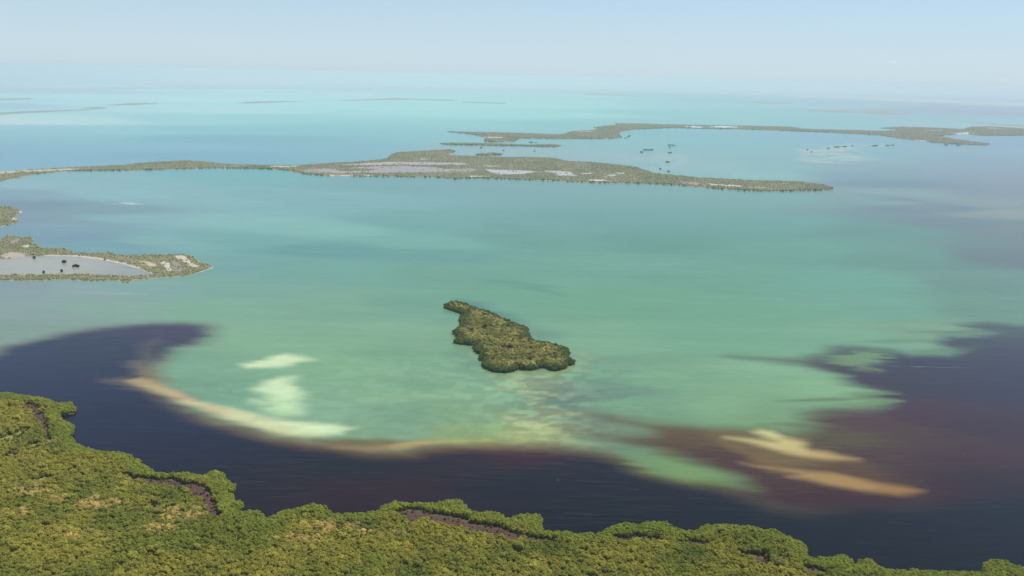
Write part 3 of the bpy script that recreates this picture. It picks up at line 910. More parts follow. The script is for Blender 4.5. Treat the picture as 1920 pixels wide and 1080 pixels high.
def scatter_group(name, coll):
    g = bpy.data.node_groups.new(name, 'GeometryNodeTree')
    g.interface.new_socket('Geometry', in_out='INPUT', socket_type='NodeSocketGeometry')
    g.interface.new_socket('Geometry', in_out='OUTPUT', socket_type='NodeSocketGeometry')
    gi, go = g.nodes.new('NodeGroupInput'), g.nodes.new('NodeGroupOutput')
    ci = g.nodes.new('GeometryNodeCollectionInfo')
    ci.inputs['Collection'].default_value = coll
    ci.inputs['Separate Children'].default_value = True
    ci.inputs['Reset Children'].default_value = True
    ip = g.nodes.new('GeometryNodeInstanceOnPoints')
    ip.inputs['Pick Instance'].default_value = True

    def attr(nm, typ):
        n = g.nodes.new('GeometryNodeInputNamedAttribute')
        n.data_type = typ
        n.inputs['Name'].default_value = nm
        return n.outputs[0]
    g.links.new(gi.outputs[0], ip.inputs['Points'])
    g.links.new(ci.outputs[0], ip.inputs['Instance'])
    g.links.new(attr('variant', 'INT'), ip.inputs['Instance Index'])
    g.links.new(attr('turn', 'FLOAT_VECTOR'), ip.inputs['Rotation'])
    g.links.new(attr('size', 'FLOAT_VECTOR'), ip.inputs['Scale'])
    g.links.new(ip.outputs[0], go.inputs[0])
    return g


SCATTER = {'crown': scatter_group('crown_scatter', prototypes('crown_source', CROWNS)),
           'fringe': scatter_group('fringe_scatter', prototypes('fringe_source', FRINGE)),
           'shrub': scatter_group('shrub_scatter', prototypes('shrub_source', SHRUBS))}
VARIANTS = {'crown': len(CROWNS), 'fringe': len(FRINGE), 'shrub': len(SHRUBS)}


def scatter(name, kind, pts, size, tint, parent=None, seed=1):
    """One mass of vegetation: points that carry a plant each."""
    rng = np.random.default_rng(seed)
    n = len(pts)
    me = bpy.data.meshes.new(name)
    me.vertices.add(n)
    me.vertices.foreach_set('co', np.asarray(pts, dtype=np.float32).ravel())
    a = me.attributes.new('variant', 'INT', 'POINT')
    a.data.foreach_set('value', rng.integers(0, VARIANTS[kind], n).astype(np.int32))
    a = me.attributes.new('turn', 'FLOAT_VECTOR', 'POINT')
    t = np.zeros((n, 3), np.float32)
    t[:, 2] = rng.uniform(0, 6.28, n)
    t[:, :2] = rng.normal(0, 0.07, (n, 2))
    a.data.foreach_set('vector', t.ravel())
    a = me.attributes.new('size', 'FLOAT_VECTOR', 'POINT')
    a.data.foreach_set('vector', np.asarray(size, dtype=np.float32).ravel())
    a = me.attributes.new('tint', 'FLOAT_COLOR', 'POINT')
    c = np.ones((n, 4), np.float32)
    c[:, :3] = tint
    a.data.foreach_set('color', c.ravel())
    o = bpy.data.objects.new(name, me)
    col.objects.link(o)
    o.parent = parent
    md = o.modifiers.new('scatter', 'NODES')
    md.node_group = SCATTER[kind]
    tag(o, kind='stuff')
    return o


def jitter_grid(poly, step, seed, keep=1.0, stagger=0.85):
    rng = np.random.default_rng(seed)
    lo, hi = poly.min(0), poly.max(0)
    xs, ys = np.arange(lo[0], hi[0], step), np.arange(lo[1], hi[1], step)
    X, Y = np.meshgrid(xs, ys)
    P = np.stack([X.ravel(), Y.ravel()], 1)
    P[:, 0] += (np.repeat(np.arange(len(ys)) % 2, len(xs))) * step * 0.5
    P += rng.uniform(-0.5, 0.5, P.shape) * step * stagger
    if keep < 1:
        P = P[rng.random(len(P)) < keep]
    return P


def blend(cols, k):
    return cols[0][None, :] * (1 - k[:, None]) + cols[1][None, :] * k[:, None]


def heightfield(name, poly, cell, top, soften, tone, parent=None, margin=12.0, rough=0.4, wander=4.0, wander_scale=30.0):
    """Low land whose shore is where its surface dips under the water."""
    lo, hi = poly.min(0) - margin * 2, poly.max(0) + margin * 2
    xs, ys = np.arange(lo[0], hi[0] + cell[0], cell[0]), np.arange(lo[1], hi[1] + cell[1], cell[1])
    X, Y = np.meshgrid(xs, ys)
    P = np.stack([X.ravel(), Y.ravel()], 1)
    d = sdf(P, poly) + (fbm(P[:, 0] / wander_scale, P[:, 1] / wander_scale, 3, 5) - 0.5) * 2 * wander
    z = np.where(d > 0, top * (1 - np.exp(-np.maximum(d, 0) / soften)), np.maximum(d * 0.25, -2.6))
    z = z + np.where(d > 0, (fbm(P[:, 0] / 9, P[:, 1] / 9, 3, 8) - 0.5) * 2 * rough * smooth(0, soften, d), 0)
    nr, nc = len(ys), len(xs)
    idx = np.arange(nr * nc).reshape(nr, nc)
    Fc = np.stack([idx[:-1, :-1], idx[:-1, 1:], idx[1:, 1:], idx[1:, :-1]], -1).reshape(-1, 4)
    Fc = Fc[(d[Fc].max(1) > -margin)]
    used = np.unique(Fc)
    remap = np.full(len(P), -1)
    remap[used] = np.arange(len(used))
    V = np.c_[P[used], z[used]]
    return mesh_object(name, V, remap[Fc], SOIL, parent, colors=tone(P[used], d[used]), smooth_shade=True)


def bare_mask(P, patches):
    """How bare the ground is at each point, and its colour there."""
    k = np.zeros(len(P))
    c = np.zeros((len(P), 3))
    for (pts, colour) in patches:
        w = survey(pts)
        cx, cy = np.mean([p[0] for p in pts]), np.mean([p[1] for p in pts])
        fm = metres(cx, cy) * 1.0
        lo, hi = w.min(0) - 3 * fm, w.max(0) + 3 * fm
        s = np.where((P[:, 0] > lo[0]) & (P[:, 0] < hi[0]) & (P[:, 1] > lo[1]) & (P[:, 1] < hi[1]))[0]
        if not len(s):
            continue
        d = sdf(P[s], w) + (fbm(P[s, 0] / 25, P[s, 1] / 25, 3, 31) - 0.5) * fm * 2.0
        q = smooth(-fm * 0.6, fm * 0.6, d)
        if colour is None:                                   # growth again inside a bare flat
            c[s] *= (1 - q[:, None])
            k[s] *= 1 - q
            continue
        c[s] = c[s] * (1 - q[:, None]) + np.array(colour)[None, :] * q[:, None]
        k[s] = np.maximum(k[s], q)
    return k, c


def project(P, z):
    """Pixel of the photograph in which a point stands (to find out which trees are in view)."""
    q = np.stack([P[:, 0], P[:, 1], np.full(len(P), z) - H], 1)
    f, r, u = q @ np.array(F), q @ np.array(R), q @ np.array(U)
    return 960 + LENS_PX * r / f, 540 - LENS_PX * u / f


def spot_weight(P, spots, z=4.0):
    """Soft ellipses on the ground, given by centre pixel and half extents in pixels."""
    k = np.zeros(len(P))
    for (px, py, rx, ry) in spots:
        c, e, n = ground(px, py, z), ground(px + rx, py, z), ground(px, py - ry, z)
        ex, ny = abs(e[0] - c[0]), math.hypot(n[0] - c[0], n[1] - c[1])
        k = np.maximum(k, np.exp(-(((P[:, 0] - c[0]) / ex) ** 2 + ((P[:, 1] - c[1]) / ny) ** 2)))
    return k


# ------------------------------------------------------------------ the near shore and its mangrove forest
SHORE = [(-420, 730), (-200, 732), (0, 734), (18, 734), (46, 739), (76, 742), (95, 747), (109, 753), (123, 752), (131, 749), (139, 756), (145, 763), (139, 769), (123, 771), (112, 775), (118, 784), (135, 790), (141, 795), (139, 805), (132, 811), (137, 820), (144, 829), (158, 835), (183, 841), (204, 845), (225, 844), (246, 850), (252, 855), (267, 861), (266, 865), (278, 871), (286, 876), (287, 881), (317, 884), (352, 882), (382, 888), (391, 881), (405, 878), (420, 882), (426, 890), (420, 897), (435, 899), (443, 906), (440, 915), (431, 920), (442, 925), (442, 932), (436, 935), (456, 936), (458, 943), (445, 951), (452, 956), (471, 953), (489, 954), (497, 964), (498, 969), (507, 966), (522, 956), (540, 952), (561, 948), (576, 942), (593, 941), (611, 946), (623, 957), (632, 960), (657, 958), (682, 958), (710, 953), (714, 945), (731, 941), (737, 936), (749, 937), (763, 940), (788, 939), (816, 939), (832, 936), (845, 932), (864, 933), (874, 941), (877, 948), (894, 957), (909, 955), (933, 957), (944, 964), (955, 969), (963, 963), (979, 960), (1008, 961), (1018, 968), (1015, 980), (1022, 991), (1040, 993), (1064, 992), (1086, 997), (1103, 995), (1119, 998), (1137, 987), (1165, 976), (1200, 979), (1216, 974), (1248, 974), (1264, 985), (1285, 992), (1304, 991), (1322, 980), (1359, 979), (1419, 984), (1433, 990), (1452, 987), (1468, 997), (1494, 1008), (1512, 1017), (1518, 1029), (1514, 1036), (1531, 1043), (1537, 1040), (1561, 1040), (1572, 1035), (1585, 1037), (1598, 1044), (1602, 1050), (1600, 1055), (1607, 1056), (1609, 1046), (1625, 1043), (1640, 1049), (1649, 1056), (1664, 1063), (1679, 1066), (1710, 1064), (1741, 1066), (1784, 1068), (1828, 1069), (1846, 1069), (1841, 1058), (1846, 1051), (1859, 1045), (1881, 1047), (1898, 1054), (1909, 1058), (1920, 1058), (2150, 1066), (2600, 1080), (2700, 1200), (-700, 1200)]
MUD = [[(45, 757), (60, 754), (75, 767), (85, 787), (92, 807), (97, 832), (85, 827), (80, 802), (65, 782), (50, 767)],
       [(222, 884), (246, 893), (281, 896), (324, 899), (357, 905), (382, 911), (398, 929), (405, 943), (412, 966), (390, 966), (384, 946), (364, 932), (345, 920), (299, 913), (246, 902)],
       [(738, 959), (761, 954), (785, 954), (811, 962), (841, 966), (867, 970), (886, 978), (924, 985), (952, 990), (975, 1001), (965, 1016), (946, 1013), (914, 1003), (886, 998), (860, 990), (830, 983), (800, 979), (774, 980), (755, 970)],
       [(978, 1003), (1010, 1008), (1040, 1012), (1040, 1019), (1005, 1017)],
       [(1150, 1006), (1195, 1004), (1236, 1009), (1238, 1017), (1195, 1016), (1155, 1016)],
       [(1283, 1011), (1310, 1013), (1326, 1020), (1315, 1026), (1290, 1020)],
       [(1385, 1036), (1420, 1040), (1447, 1050), (1440, 1059), (1405, 1050)],
       [(1505, 1060), (1530, 1063), (1548, 1070), (1540, 1078), (1512, 1074)]]
MEADOW = [(22, 815, 26, 18), (62, 835, 20, 10), (82, 893, 22, 9), (20, 850, 14, 10), (285, 945, 26, 7), (130, 880, 20, 6)]
PARCHED = [(330, 962, 60, 14), (190, 945, 60, 12), (60, 918, 45, 12), (110, 935, 30, 8), (300, 990, 40, 10), (620, 985, 60, 12), (680, 1000, 24, 7), (745, 998, 22, 6), (140, 1000, 60, 9), (30, 960, 30, 8), (560, 1010, 60, 9)]


def build_shore():
    poly = survey(SHORE[:-2], 3.6)
    poly = np.concatenate([poly, survey(SHORE[-2:], 0.0)])
    muds = [survey(m, 1.6) for m in MUD]

    def mud_distance(P):
        d = np.full(len(P), -1e9)
        for m in muds:
            d = np.maximum(d, sdf(P, m))
        return d + (fbm(P[:, 0] / 7, P[:, 1] / 7, 3, 41) - 0.5) * 5

    def tone(P, d):
        k = smooth(-3, 3, mud_distance(P))
        c = blend((np.array([0.11, 0.095, 0.045]), np.array([0.075, 0.04, 0.03])), k)
        g = smooth(0.25, 0.6, spot_weight(P, MEADOW, 0.5))
        c = c * (1 - g[:, None]) + np.array([0.20, 0.19, 0.05])[None, :] * g[:, None]
        t = smooth(0.3, 0.8, spot_weight(P, PARCHED, 0.5)) * 0.7
        return c * (1 - t[:, None]) + np.array([0.24, 0.19, 0.11])[None, :] * t[:, None]
    g = heightfield('shore_ground', poly, (2.5, 2.5), 0.55, 5.0, tone, margin=6.0, rough=0.15, wander=0.8, wander_scale=8)
    tag(g, kind='structure')

    def tints(P, d, rng):
        n = len(P)
        a = fbm(P[:, 0] / 55, P[:, 1] / 55, 4, 61)
        b = fbm(P[:, 0] / 17, P[:, 1] / 17, 3, 77)
        c = blend((np.array([0.112, 0.13, 0.028]), np.array([0.172, 0.165, 0.042])), smooth(0.33, 0.67, a * 0.5 + b * 0.5))
        gr = smooth(0.6, 0.82, fbm(P[:, 0] / 30, P[:, 1] / 30, 3, 91)) * 0.7
        c = c * (1 - gr[:, None]) + np.array([0.07, 0.095, 0.024])[None, :] * gr[:, None]
        f = smooth(20, 5, d) * 0.8
        c = c * (1 - f[:, None]) + np.array([0.125, 0.155, 0.034])[None, :] * f[:, None]
        p = smooth(0.25, 0.75, spot_weight(P, PARCHED)) * (rng.random(n) < 0.62)
        c = c * (1 - p[:, None]) + np.array([0.26, 0.215, 0.115])[None, :] * p[:, None]
        m = smooth(0.2, 0.5, spot_weight(P, MEADOW))
        c = c * (1 - m[:, None] * 0.4) + np.array([0.2, 0.2, 0.05])[None, :] * m[:, None] * 0.4
        old = rng.random(n) < 0.03
        c[old] = c[old] * 0.5 + np.array([0.05, 0.055, 0.03])
        return c * rng.uniform(0.88, 1.12, (n, 1)) * np.array([2.34, 2.22, 1.55])[None, :]
    rng = np.random.default_rng(4)
    # fringe of low rounded mangroves at the water
    P = jitter_grid(poly, 2.05, 11)
    d = sdf(P, poly)
    px, py = project(P, 4.0)
    s = (d > 0.5) & (d < 13) & (px > -280) & (px < 2300) & (mud_distance(P) < -1.5)
    P, d = P[s], d[s]
    sz = rng.uniform(0.82, 1.12, len(P)) * (0.72 + 0.36 * smooth(0, 6, d))
    c = tints(P, d, rng)
    scatter('mangrove_fringe', 'fringe', np.c_[P, np.full(len(P), -0.1)], np.stack([sz, sz, sz * rng.uniform(0.92, 1.08, len(P))], 1), c, seed=3)
    # the forest behind it
    P = jitter_grid(poly, 2.4, 12)
    d = sdf(P, poly)
    px, py = project(P, 4.0)
    mdw = spot_weight(P, MEADOW)
    s = (d > 9) & (px > -280) & (px < 2300) & (py < 1165) & (mud_distance(P) < -0.6) & (rng.random(len(P)) > 0.015 + 0.9 * smooth(0.35, 0.7, mdw))
    P, d, px, py = P[s], d[s], px[s], py[s]
    c = tints(P, d, rng)
    big = fbm(P[:, 0] / 40, P[:, 1] / 40, 3, 99)
    sz = rng.uniform(0.55, 0.95, len(P)) * (0.8 + 0.4 * big)
    sz = sz * (1 - 0.25 * smooth(30, 9, d))
    giant = rng.random(len(P)) < 0.05
    sz[giant] *= rng.uniform(1.25, 1.6, giant.sum())
    size = np.stack([sz, sz, (0.35 + 0.65 * sz) * rng.uniform(0.88, 1.1, len(P))], 1)
    # the trees that show largest stand singly
    dist = np.hypot(np.hypot(P[:, 0], P[:, 1]), H)
    seen = (px > 0) & (px < 1920) & (py > 0) & (py < 1072) & (sz > 0.62)
    order = np.argsort(np.where(seen, dist / sz, 1e9))
    single = order[:300]
    mask = np.ones(len(P), bool)
    mask[single] = False
    scatter('mangrove_forest', 'crown', np.c_[P[mask], np.full(mask.sum(), 0.2)], size[mask], c[mask], seed=5)
    sorts = [('dark green mangrove crown in the thick of the shore wood, back from dark water', 'dark green mangroves inside the shore wood'),
             ('olive green mangrove crown in the thick of the shore wood, back from dark water', 'olive mangroves inside the shore wood'),
             ('yellowish mangrove crown in the thick of the shore wood, back from dark water', 'yellowish mangroves inside the shore wood'),
             ('straw-coloured parched mangrove crown in the thick of the shore wood', 'parched mangroves inside the shore wood')]
    for i in single:
        t = c[i]
        q = 3 if t[0] > 0.57 else 2 if t[0] > t[1] * 1.03 else 1 if t[1] > 0.16 else 0
        root = empty('mangrove_tree', (float(P[i, 0]), float(P[i, 1]), 0.2))
        root.rotation_euler = (0, 0, rng.uniform(0, 6.28))
        root.scale = size[i]
        tag(root, sorts[q][0], 'tree', sorts[q][1])
        for nm, me in (('trunk', TRUNKS[int(rng.integers(0, len(TRUNKS)))]), ('crown', CROWNS[int(rng.integers(0, len(CROWNS)))])):
            o = bpy.data.objects.new(nm, me)
            o.parent = root
            if nm == 'crown':
                o['tint'] = [float(v) for v in t]
            col.objects.link(o)
    # low bushes standing in the wet mud
    P = jitter_grid(poly, 1.9, 15, keep=0.4)
    md = mud_distance(P)
    px, py = project(P, 1.0)
    right = smooth(820, 980, px)
    s = (md > -1.5) & (rng.random(len(P)) < 0.24 + 0.45 * right + 0.5 * smooth(3.0, -1, md))
    P = P[s]
    sz = rng.uniform(0.22, 0.5, len(P))
    scatter('mudflat_bushes', 'fringe', np.c_[P, np.full(len(P), 0.1)], np.stack([sz, sz, sz], 1), np.array([0.15, 0.14, 0.05])[None, :] * rng.uniform(0.6, 1.3, (len(P), 1)), seed=6)
    # dark low growth in the meadows
    P = jitter_grid(poly, 2.2, 16, keep=0.5)
    k = spot_weight(P, MEADOW, 0.5)
    P = P[(k > 0.3) & (rng.random(len(P)) < 0.4)]
    sz = rng.uniform(0.3, 0.75, len(P))
    scatter('meadow_bushes', 'fringe', np.c_[P, np.full(len(P), 0.2)], np.stack([sz, sz, sz], 1), np.array([0.12, 0.13, 0.035])[None, :] * rng.uniform(0.5, 1.4, (len(P), 1)), seed=7)
    return poly


def snag(seed):
    r = random.Random(seed)
    bm = bmesh.new()
    h = r.uniform(5.2, 6.6)
    lean = (r.uniform(-0.7, 0.7), r.uniform(-0.7, 0.7))
    tube_path(bm, [(0, 0, 0), (lean[0] * 0.3, lean[1] * 0.3, h * 0.5), (lean[0], lean[1], h)], [0.24, 0.18, 0.06])
    trunk = bpy.data.meshes.new('trunk')
    bm.to_mesh(trunk)
    bm.free()
    trunk.materials.append(BLEACHED)
    limbs = []
    for k in range(5):
        bm = bmesh.new()
        z0 = h * (0.45 + 0.1 * k)
        a = k * 2.2 + r.uniform(-0.6, 0.6)
        L = r.uniform(1.2, 2.2) * (1 - 0.12 * k)
        f = z0 / h
        tube_path(bm, [(lean[0] * f, lean[1] * f, z0), (lean[0] * f + L * 0.6 * math.cos(a), lean[1] * f + L * 0.6 * math.sin(a), z0 + L * 0.35), (lean[0] * f + L * math.cos(a), lean[1] * f + L * math.sin(a), z0 + L * 0.8)], [0.1, 0.08, 0.03], 5)
        me = bpy.data.meshes.new('branch')
        bm.to_mesh(me)
        bm.free()
        me.materials.append(BLEACHED)
        limbs.append(me)
    return trunk, limbs


def build_snags():
    rng = random.Random(8)
    kinds = [snag(s) for s in range(5)]
    for (cx, cy, rx, ry, n) in [(330, 962, 62, 16, 26), (190, 945, 60, 12, 10), (60, 915, 40, 12, 7), (300, 995, 36, 10, 6), (150, 990, 50, 8, 4), (620, 985, 45, 9, 4), (745, 998, 14, 5, 2)]:
        for _ in range(n):
            x, y = ground(cx + rng.gauss(0, 0.5) * rx, cy + rng.gauss(0, 0.5) * ry, 4.5)
            root = empty('dead_mangrove', (x, y, 0.3))
            root.rotation_euler = (0, 0, rng.uniform(0, 6.28))
            s = rng.uniform(0.75, 1.12)
            root.scale = (s, s, s)
            tag(root, 'bleached bare dead mangrove standing among parched crowns of the shore wood', 'dead tree', 'bleached dead trees in the shore wood')
            t, limbs = kinds[rng.randrange(len(kinds))]
            for nm, me in [('trunk', t)] + [('branch', b) for b in limbs]:
                o = bpy.data.objects.new(nm, me)
                o.parent = root
                col.objects.link(o)


# ------------------------------------------------------------------ the lone island in the green shallows
LONE = [(830, 574, 2), (837, 569, 4), (845, 564, 4.5), (853, 563, 4.5), (866, 565, 4.5), (882, 571, 4.5), (894, 576, 4.5), (910, 580, 4.5), (929, 587, 4.5), (941, 594, 4.5), (953, 598, 4.5), (967, 605, 4.5), (984, 610, 4.5), (992, 617, 4), (994, 624, 3.5), (996, 633, 3.5), (1006, 639, 4), (1024, 639, 4.5), (1041, 643, 4.5), (1059, 649, 4.5), (1067, 654, 4), (1068, 662, 2.5), (1064, 670, 2), (1071, 672, 3.5), (1081, 682, 1.5), (1075, 685, 0.2), (1065, 686, 0.2), (1062, 692, 0.2), (1047, 696, 0.2), (1033, 696, 0.2), (1022, 691, 0.2), (1012, 692, 0.2), (1000, 695, 0.2), (984, 696, 0.2), (973, 693, 0.2), (963, 698, 0.2), (947, 700, 0.2), (923, 697, 0.2), (906, 691, 0.2), (903, 683, 0.8), (905, 678, 1), (898, 672, 1), (902, 666, 1), (890, 659, 0.5), (887, 651, 1), (888, 648, 0.5), (870, 647, 0.2), (855, 645, 0.2), (850, 642, 0.8), (855, 635, 2), (859, 632, 1), (850, 627, 0.5), (848, 623, 1.5), (854, 617, 3), (861, 614, 2), (864, 606, 1.5), (860, 600, 1.5), (861, 595, 2.5), (872, 590, 1.5), (861, 587, 0.5), (849, 583, 0.5), (835, 578, 0.5)]


def build_lone_island():
    poly = survey(LONE)
    c0 = poly.mean(0)
    root = empty('mangrove_island', (0, 0, 0))
    tag(root, 'wedge-shaped island covered in dense mangroves, alone in the green shallows', 'island')
    bare = [(907, 617, 9, 3.5), (930, 612, 5, 2), (955, 655, 16, 4), (1000, 657, 9, 2.5), (968, 633, 7, 2.5)]

    def tone(P, d):
        k = smooth(0.3, 0.8, spot_weight(P, bare, 1.0))
        return blend((np.array([0.10, 0.075, 0.05]), np.array([0.36, 0.25, 0.21])), k)
    heightfield('island_ground', poly, (2.5, 2.5), 0.6, 4.0, tone, root, margin=5.0, rough=0.15, wander=0.6, wander_scale=8)
    rng = np.random.default_rng(14)
    P = jitter_grid(poly, 2.5, 21)
    d = sdf(P, poly)
    s = (d > 0.9) & (d < 8)
    P, d = P[s], d[s]
    sz = rng.uniform(0.95, 1.3, len(P)) * (0.85 + 0.2 * smooth(0, 5, d))
    k = smooth(11, 6, d)
    c = blend((np.array([0.32, 0.31, 0.07]), np.array([0.145, 0.205, 0.05])), k) * rng.uniform(0.75, 1.25, (len(P), 1))
    scatter('mangrove_fringe', 'fringe', np.c_[P, np.full(len(P), -0.1)], np.stack([sz, sz, sz * rng.uniform(0.95, 1.25, len(P))], 1), c, root, seed=22)
    P = jitter_grid(poly, 2.7, 23)
    d = sdf(P, poly)
    s = (d > 6.5) & (spot_weight(P, bare, 1.0) < 0.55) & (rng.random(len(P)) > 0.06)
    P, d = P[s], d[s]
    a = fbm(P[:, 0] / 14, P[:, 1] / 14, 3, 71)
    c = blend((np.array([0.27, 0.29, 0.08]), np.array([0.46, 0.425, 0.155])), smooth(0.3, 0.66, a)) * rng.uniform(0.75, 1.25, (len(P), 1))
    dk = rng.random(len(P)) < 0.09
    c[dk] *= 0.45
    sz = rng.uniform(0.58, 1.0, len(P))
    scatter('mangrove_canopy', 'crown', np.c_[P, np.full(len(P), 0.2)], np.stack([sz, sz, sz * rng.uniform(0.85, 1.15, len(P))], 1), c, root, seed=24)


# ------------------------------------------------------------------ low keys farther out
GREEN, OLIVE, TAN, DARK = np.array([0.24, 0.25, 0.11]), np.array([0.30, 0.285, 0.15]), np.array([0.28, 0.25, 0.145]), np.array([0.10, 0.125, 0.06])
SALT, PINK, SAND = (0.36, 0.345, 0.33), (0.26, 0.21, 0.185), (0.42, 0.38, 0.30)


def build_key(name, label, pts, cell, step, patches, dry=0.5, height=1.0, size=1.0, seed=1, beach=0.0, near_dark=True, wander=None):
    poly = survey(pts)
    root = empty(name)
    tag(root, label, 'island')
    cx, cy = np.mean([p[0] for p in pts]), np.mean([p[1] for p in pts])
    m = metres(cx, cy)

    def tone(P, d):
        a = fbm(P[:, 0] / 90, P[:, 1] / 140, 4, seed)
        c = blend((GREEN * 0.55, TAN * 0.8), smooth(0.25, 0.85, a * 0.6 + dry * 0.4))
        k, b = bare_mask(P, patches)
        c = c * (1 - k[:, None]) + b
        e = smooth(beach, 0, d) if beach > 0 else np.zeros(len(P))
        return c * (1 - e[:, None]) + np.array(SAND)[None, :] * e[:, None]
    heightfield('island_ground', poly, cell, 0.9 * height, 12.0, tone, root, margin=max(14.0, cell[1] * 1.6), rough=0.3, wander=wander if wander is not None else min(6.0, m * 0.5), wander_scale=40)
    rng = np.random.default_rng(seed)
    P = jitter_grid(poly, step, seed + 1)
    d = sdf(P, poly)
    k, b = bare_mask(P, patches)
    px, py = project(P, 1.0)
    a = fbm(P[:, 0] / 60, P[:, 1] / 110, 4, seed + 5)
    thin = smooth(0.35, 0.7, a) * dry
    s = (d > 2.0) & (px > -60) & (px < 1980) & (rng.random(len(P)) < (1 - 0.96 * k) * (1 - 0.75 * thin))
    P, d, a = P[s], d[s], a[s]
    c = blend((GREEN, OLIVE), smooth(0.3, 0.68, a)) * rng.uniform(0.8, 1.2, (len(P), 1))
    if near_dark:                                            # taller dark mangroves along the sheltered near shore
        dn = sdf(P + np.array([0.0, -14.0])[None, :], poly)
        e = smooth(2.0, -8.0, dn)
        c = c * (1 - e[:, None]) + DARK[None, :] * e[:, None]
    else:
        e = np.zeros(len(P))
    sz = rng.uniform(0.6, 1.25, len(P)) * size * (1 + 0.2 * e)
    if len(P):
        scatter('scrub', 'shrub', np.c_[P, np.full(len(P), 0.3)], np.stack([sz, sz, sz * rng.uniform(0.7, 1.2, len(P)) * (1 + 0.1 * e)], 1), c, root, seed=seed + 2)
    return root


SPIT = [(-260, 452), (0, 449), (14, 439), (34, 444), (65, 446), (61, 454), (76, 464), (98, 466), (125, 466), (135, 472), (160, 474), (202, 473), (220, 478), (252, 479), (298, 478), (344, 476), (364, 482), (378, 493), (402, 499), (399, 503), (367, 513), (344, 518), (298, 521), (250, 525.5), (245, 530), (229, 530.5), (225, 527), (202, 525.5), (179, 528), (142, 525.5), (110, 524.5), (76, 525.5), (41, 527.5), (0, 525), (-260, 527), (-260, 516), (0, 515), (92, 515), (160, 514), (215, 516.5), (263, 517), (287, 515), (263, 505), (236, 497), (195, 488), (147, 481.5), (92, 480), (50, 480), (30, 486), (0, 486), (-260, 486)]
SPIT_BARE = [([(40, 482), (92, 478), (147, 479), (195, 485), (236, 494), (263, 502), (290, 513), (280, 515), (240, 500), (195, 489), (147, 483), (92, 482)], SAND),
             ([(0, 479), (20, 473), (50, 475), (48, 481), (28, 486), (0, 485)], (0.34, 0.28, 0.23)),
             ([(43, 462), (55, 458), (58, 464), (45, 466)], SAND), ([(18, 452), (35, 448), (36, 456), (20, 457)], PINK),
             ([(300, 492), (314, 490), (324, 502), (322, 510), (312, 508), (306, 498)], (0.42, 0.40, 0.31)),
             ([(324, 480), (346, 479), (354, 488), (362, 496), (376, 499), (366, 504), (356, 500), (346, 490), (330, 484)], (0.44, 0.40, 0.31)),
             ([(322, 490), (336, 494), (344, 505), (332, 511), (326, 503)], PINK),
             ([(262, 490), (285, 492), (295, 500), (280, 500)], (0.40, 0.36, 0.24)),
             ([(370, 511), (398, 501), (404, 499), (399, 504), (372, 514)], SAND)]
HEAD = [(-260, 395), (0, 387), (16, 387), (28, 391), (39, 394), (42, 398), (32, 403), (26, 407), (32, 412), (37, 415), (25, 419), (14, 422), (0, 426), (-260, 432)]
RIDGE = [(-200, 330), (0, 322), (100, 316), (230, 310), (265, 306), (320, 302.5), (350, 301), (390, 303.5), (415, 307.5), (500, 310), (565, 310), (625, 306), (700, 301), (725, 297.5), (732, 290), (745, 286), (800, 282.5), (845, 280), (855, 283.5), (840, 290), (870, 292.5), (893, 293), (945, 295.5), (987, 295), (1028, 295.5), (1044, 297.6), (1070, 303), (1106, 304), (1172, 310.6), (1195, 314), (1217, 321), (1232, 326), (1261, 328), (1282, 330), (1311, 333.6), (1352, 335), (1410, 338.5), (1497, 340.6), (1541, 346), (1567, 353), (1553, 356.6), (1512, 358), (1439, 359), (1366, 356), (1308, 351), (1258, 346.4), (1206, 344.4), (1147, 343.5), (1060, 341), (1054, 339), (967, 337), (894, 334), (850, 336), (827, 333), (733, 331), (675, 331), (617, 330.6), (593, 328.5), (567, 326), (541, 320.7), (523, 318), (500, 317), (460, 316), (400, 315.5), (325, 317.5), (225, 320), (120, 321), (60, 327.5), (25, 335), (0, 340), (-200, 362)]
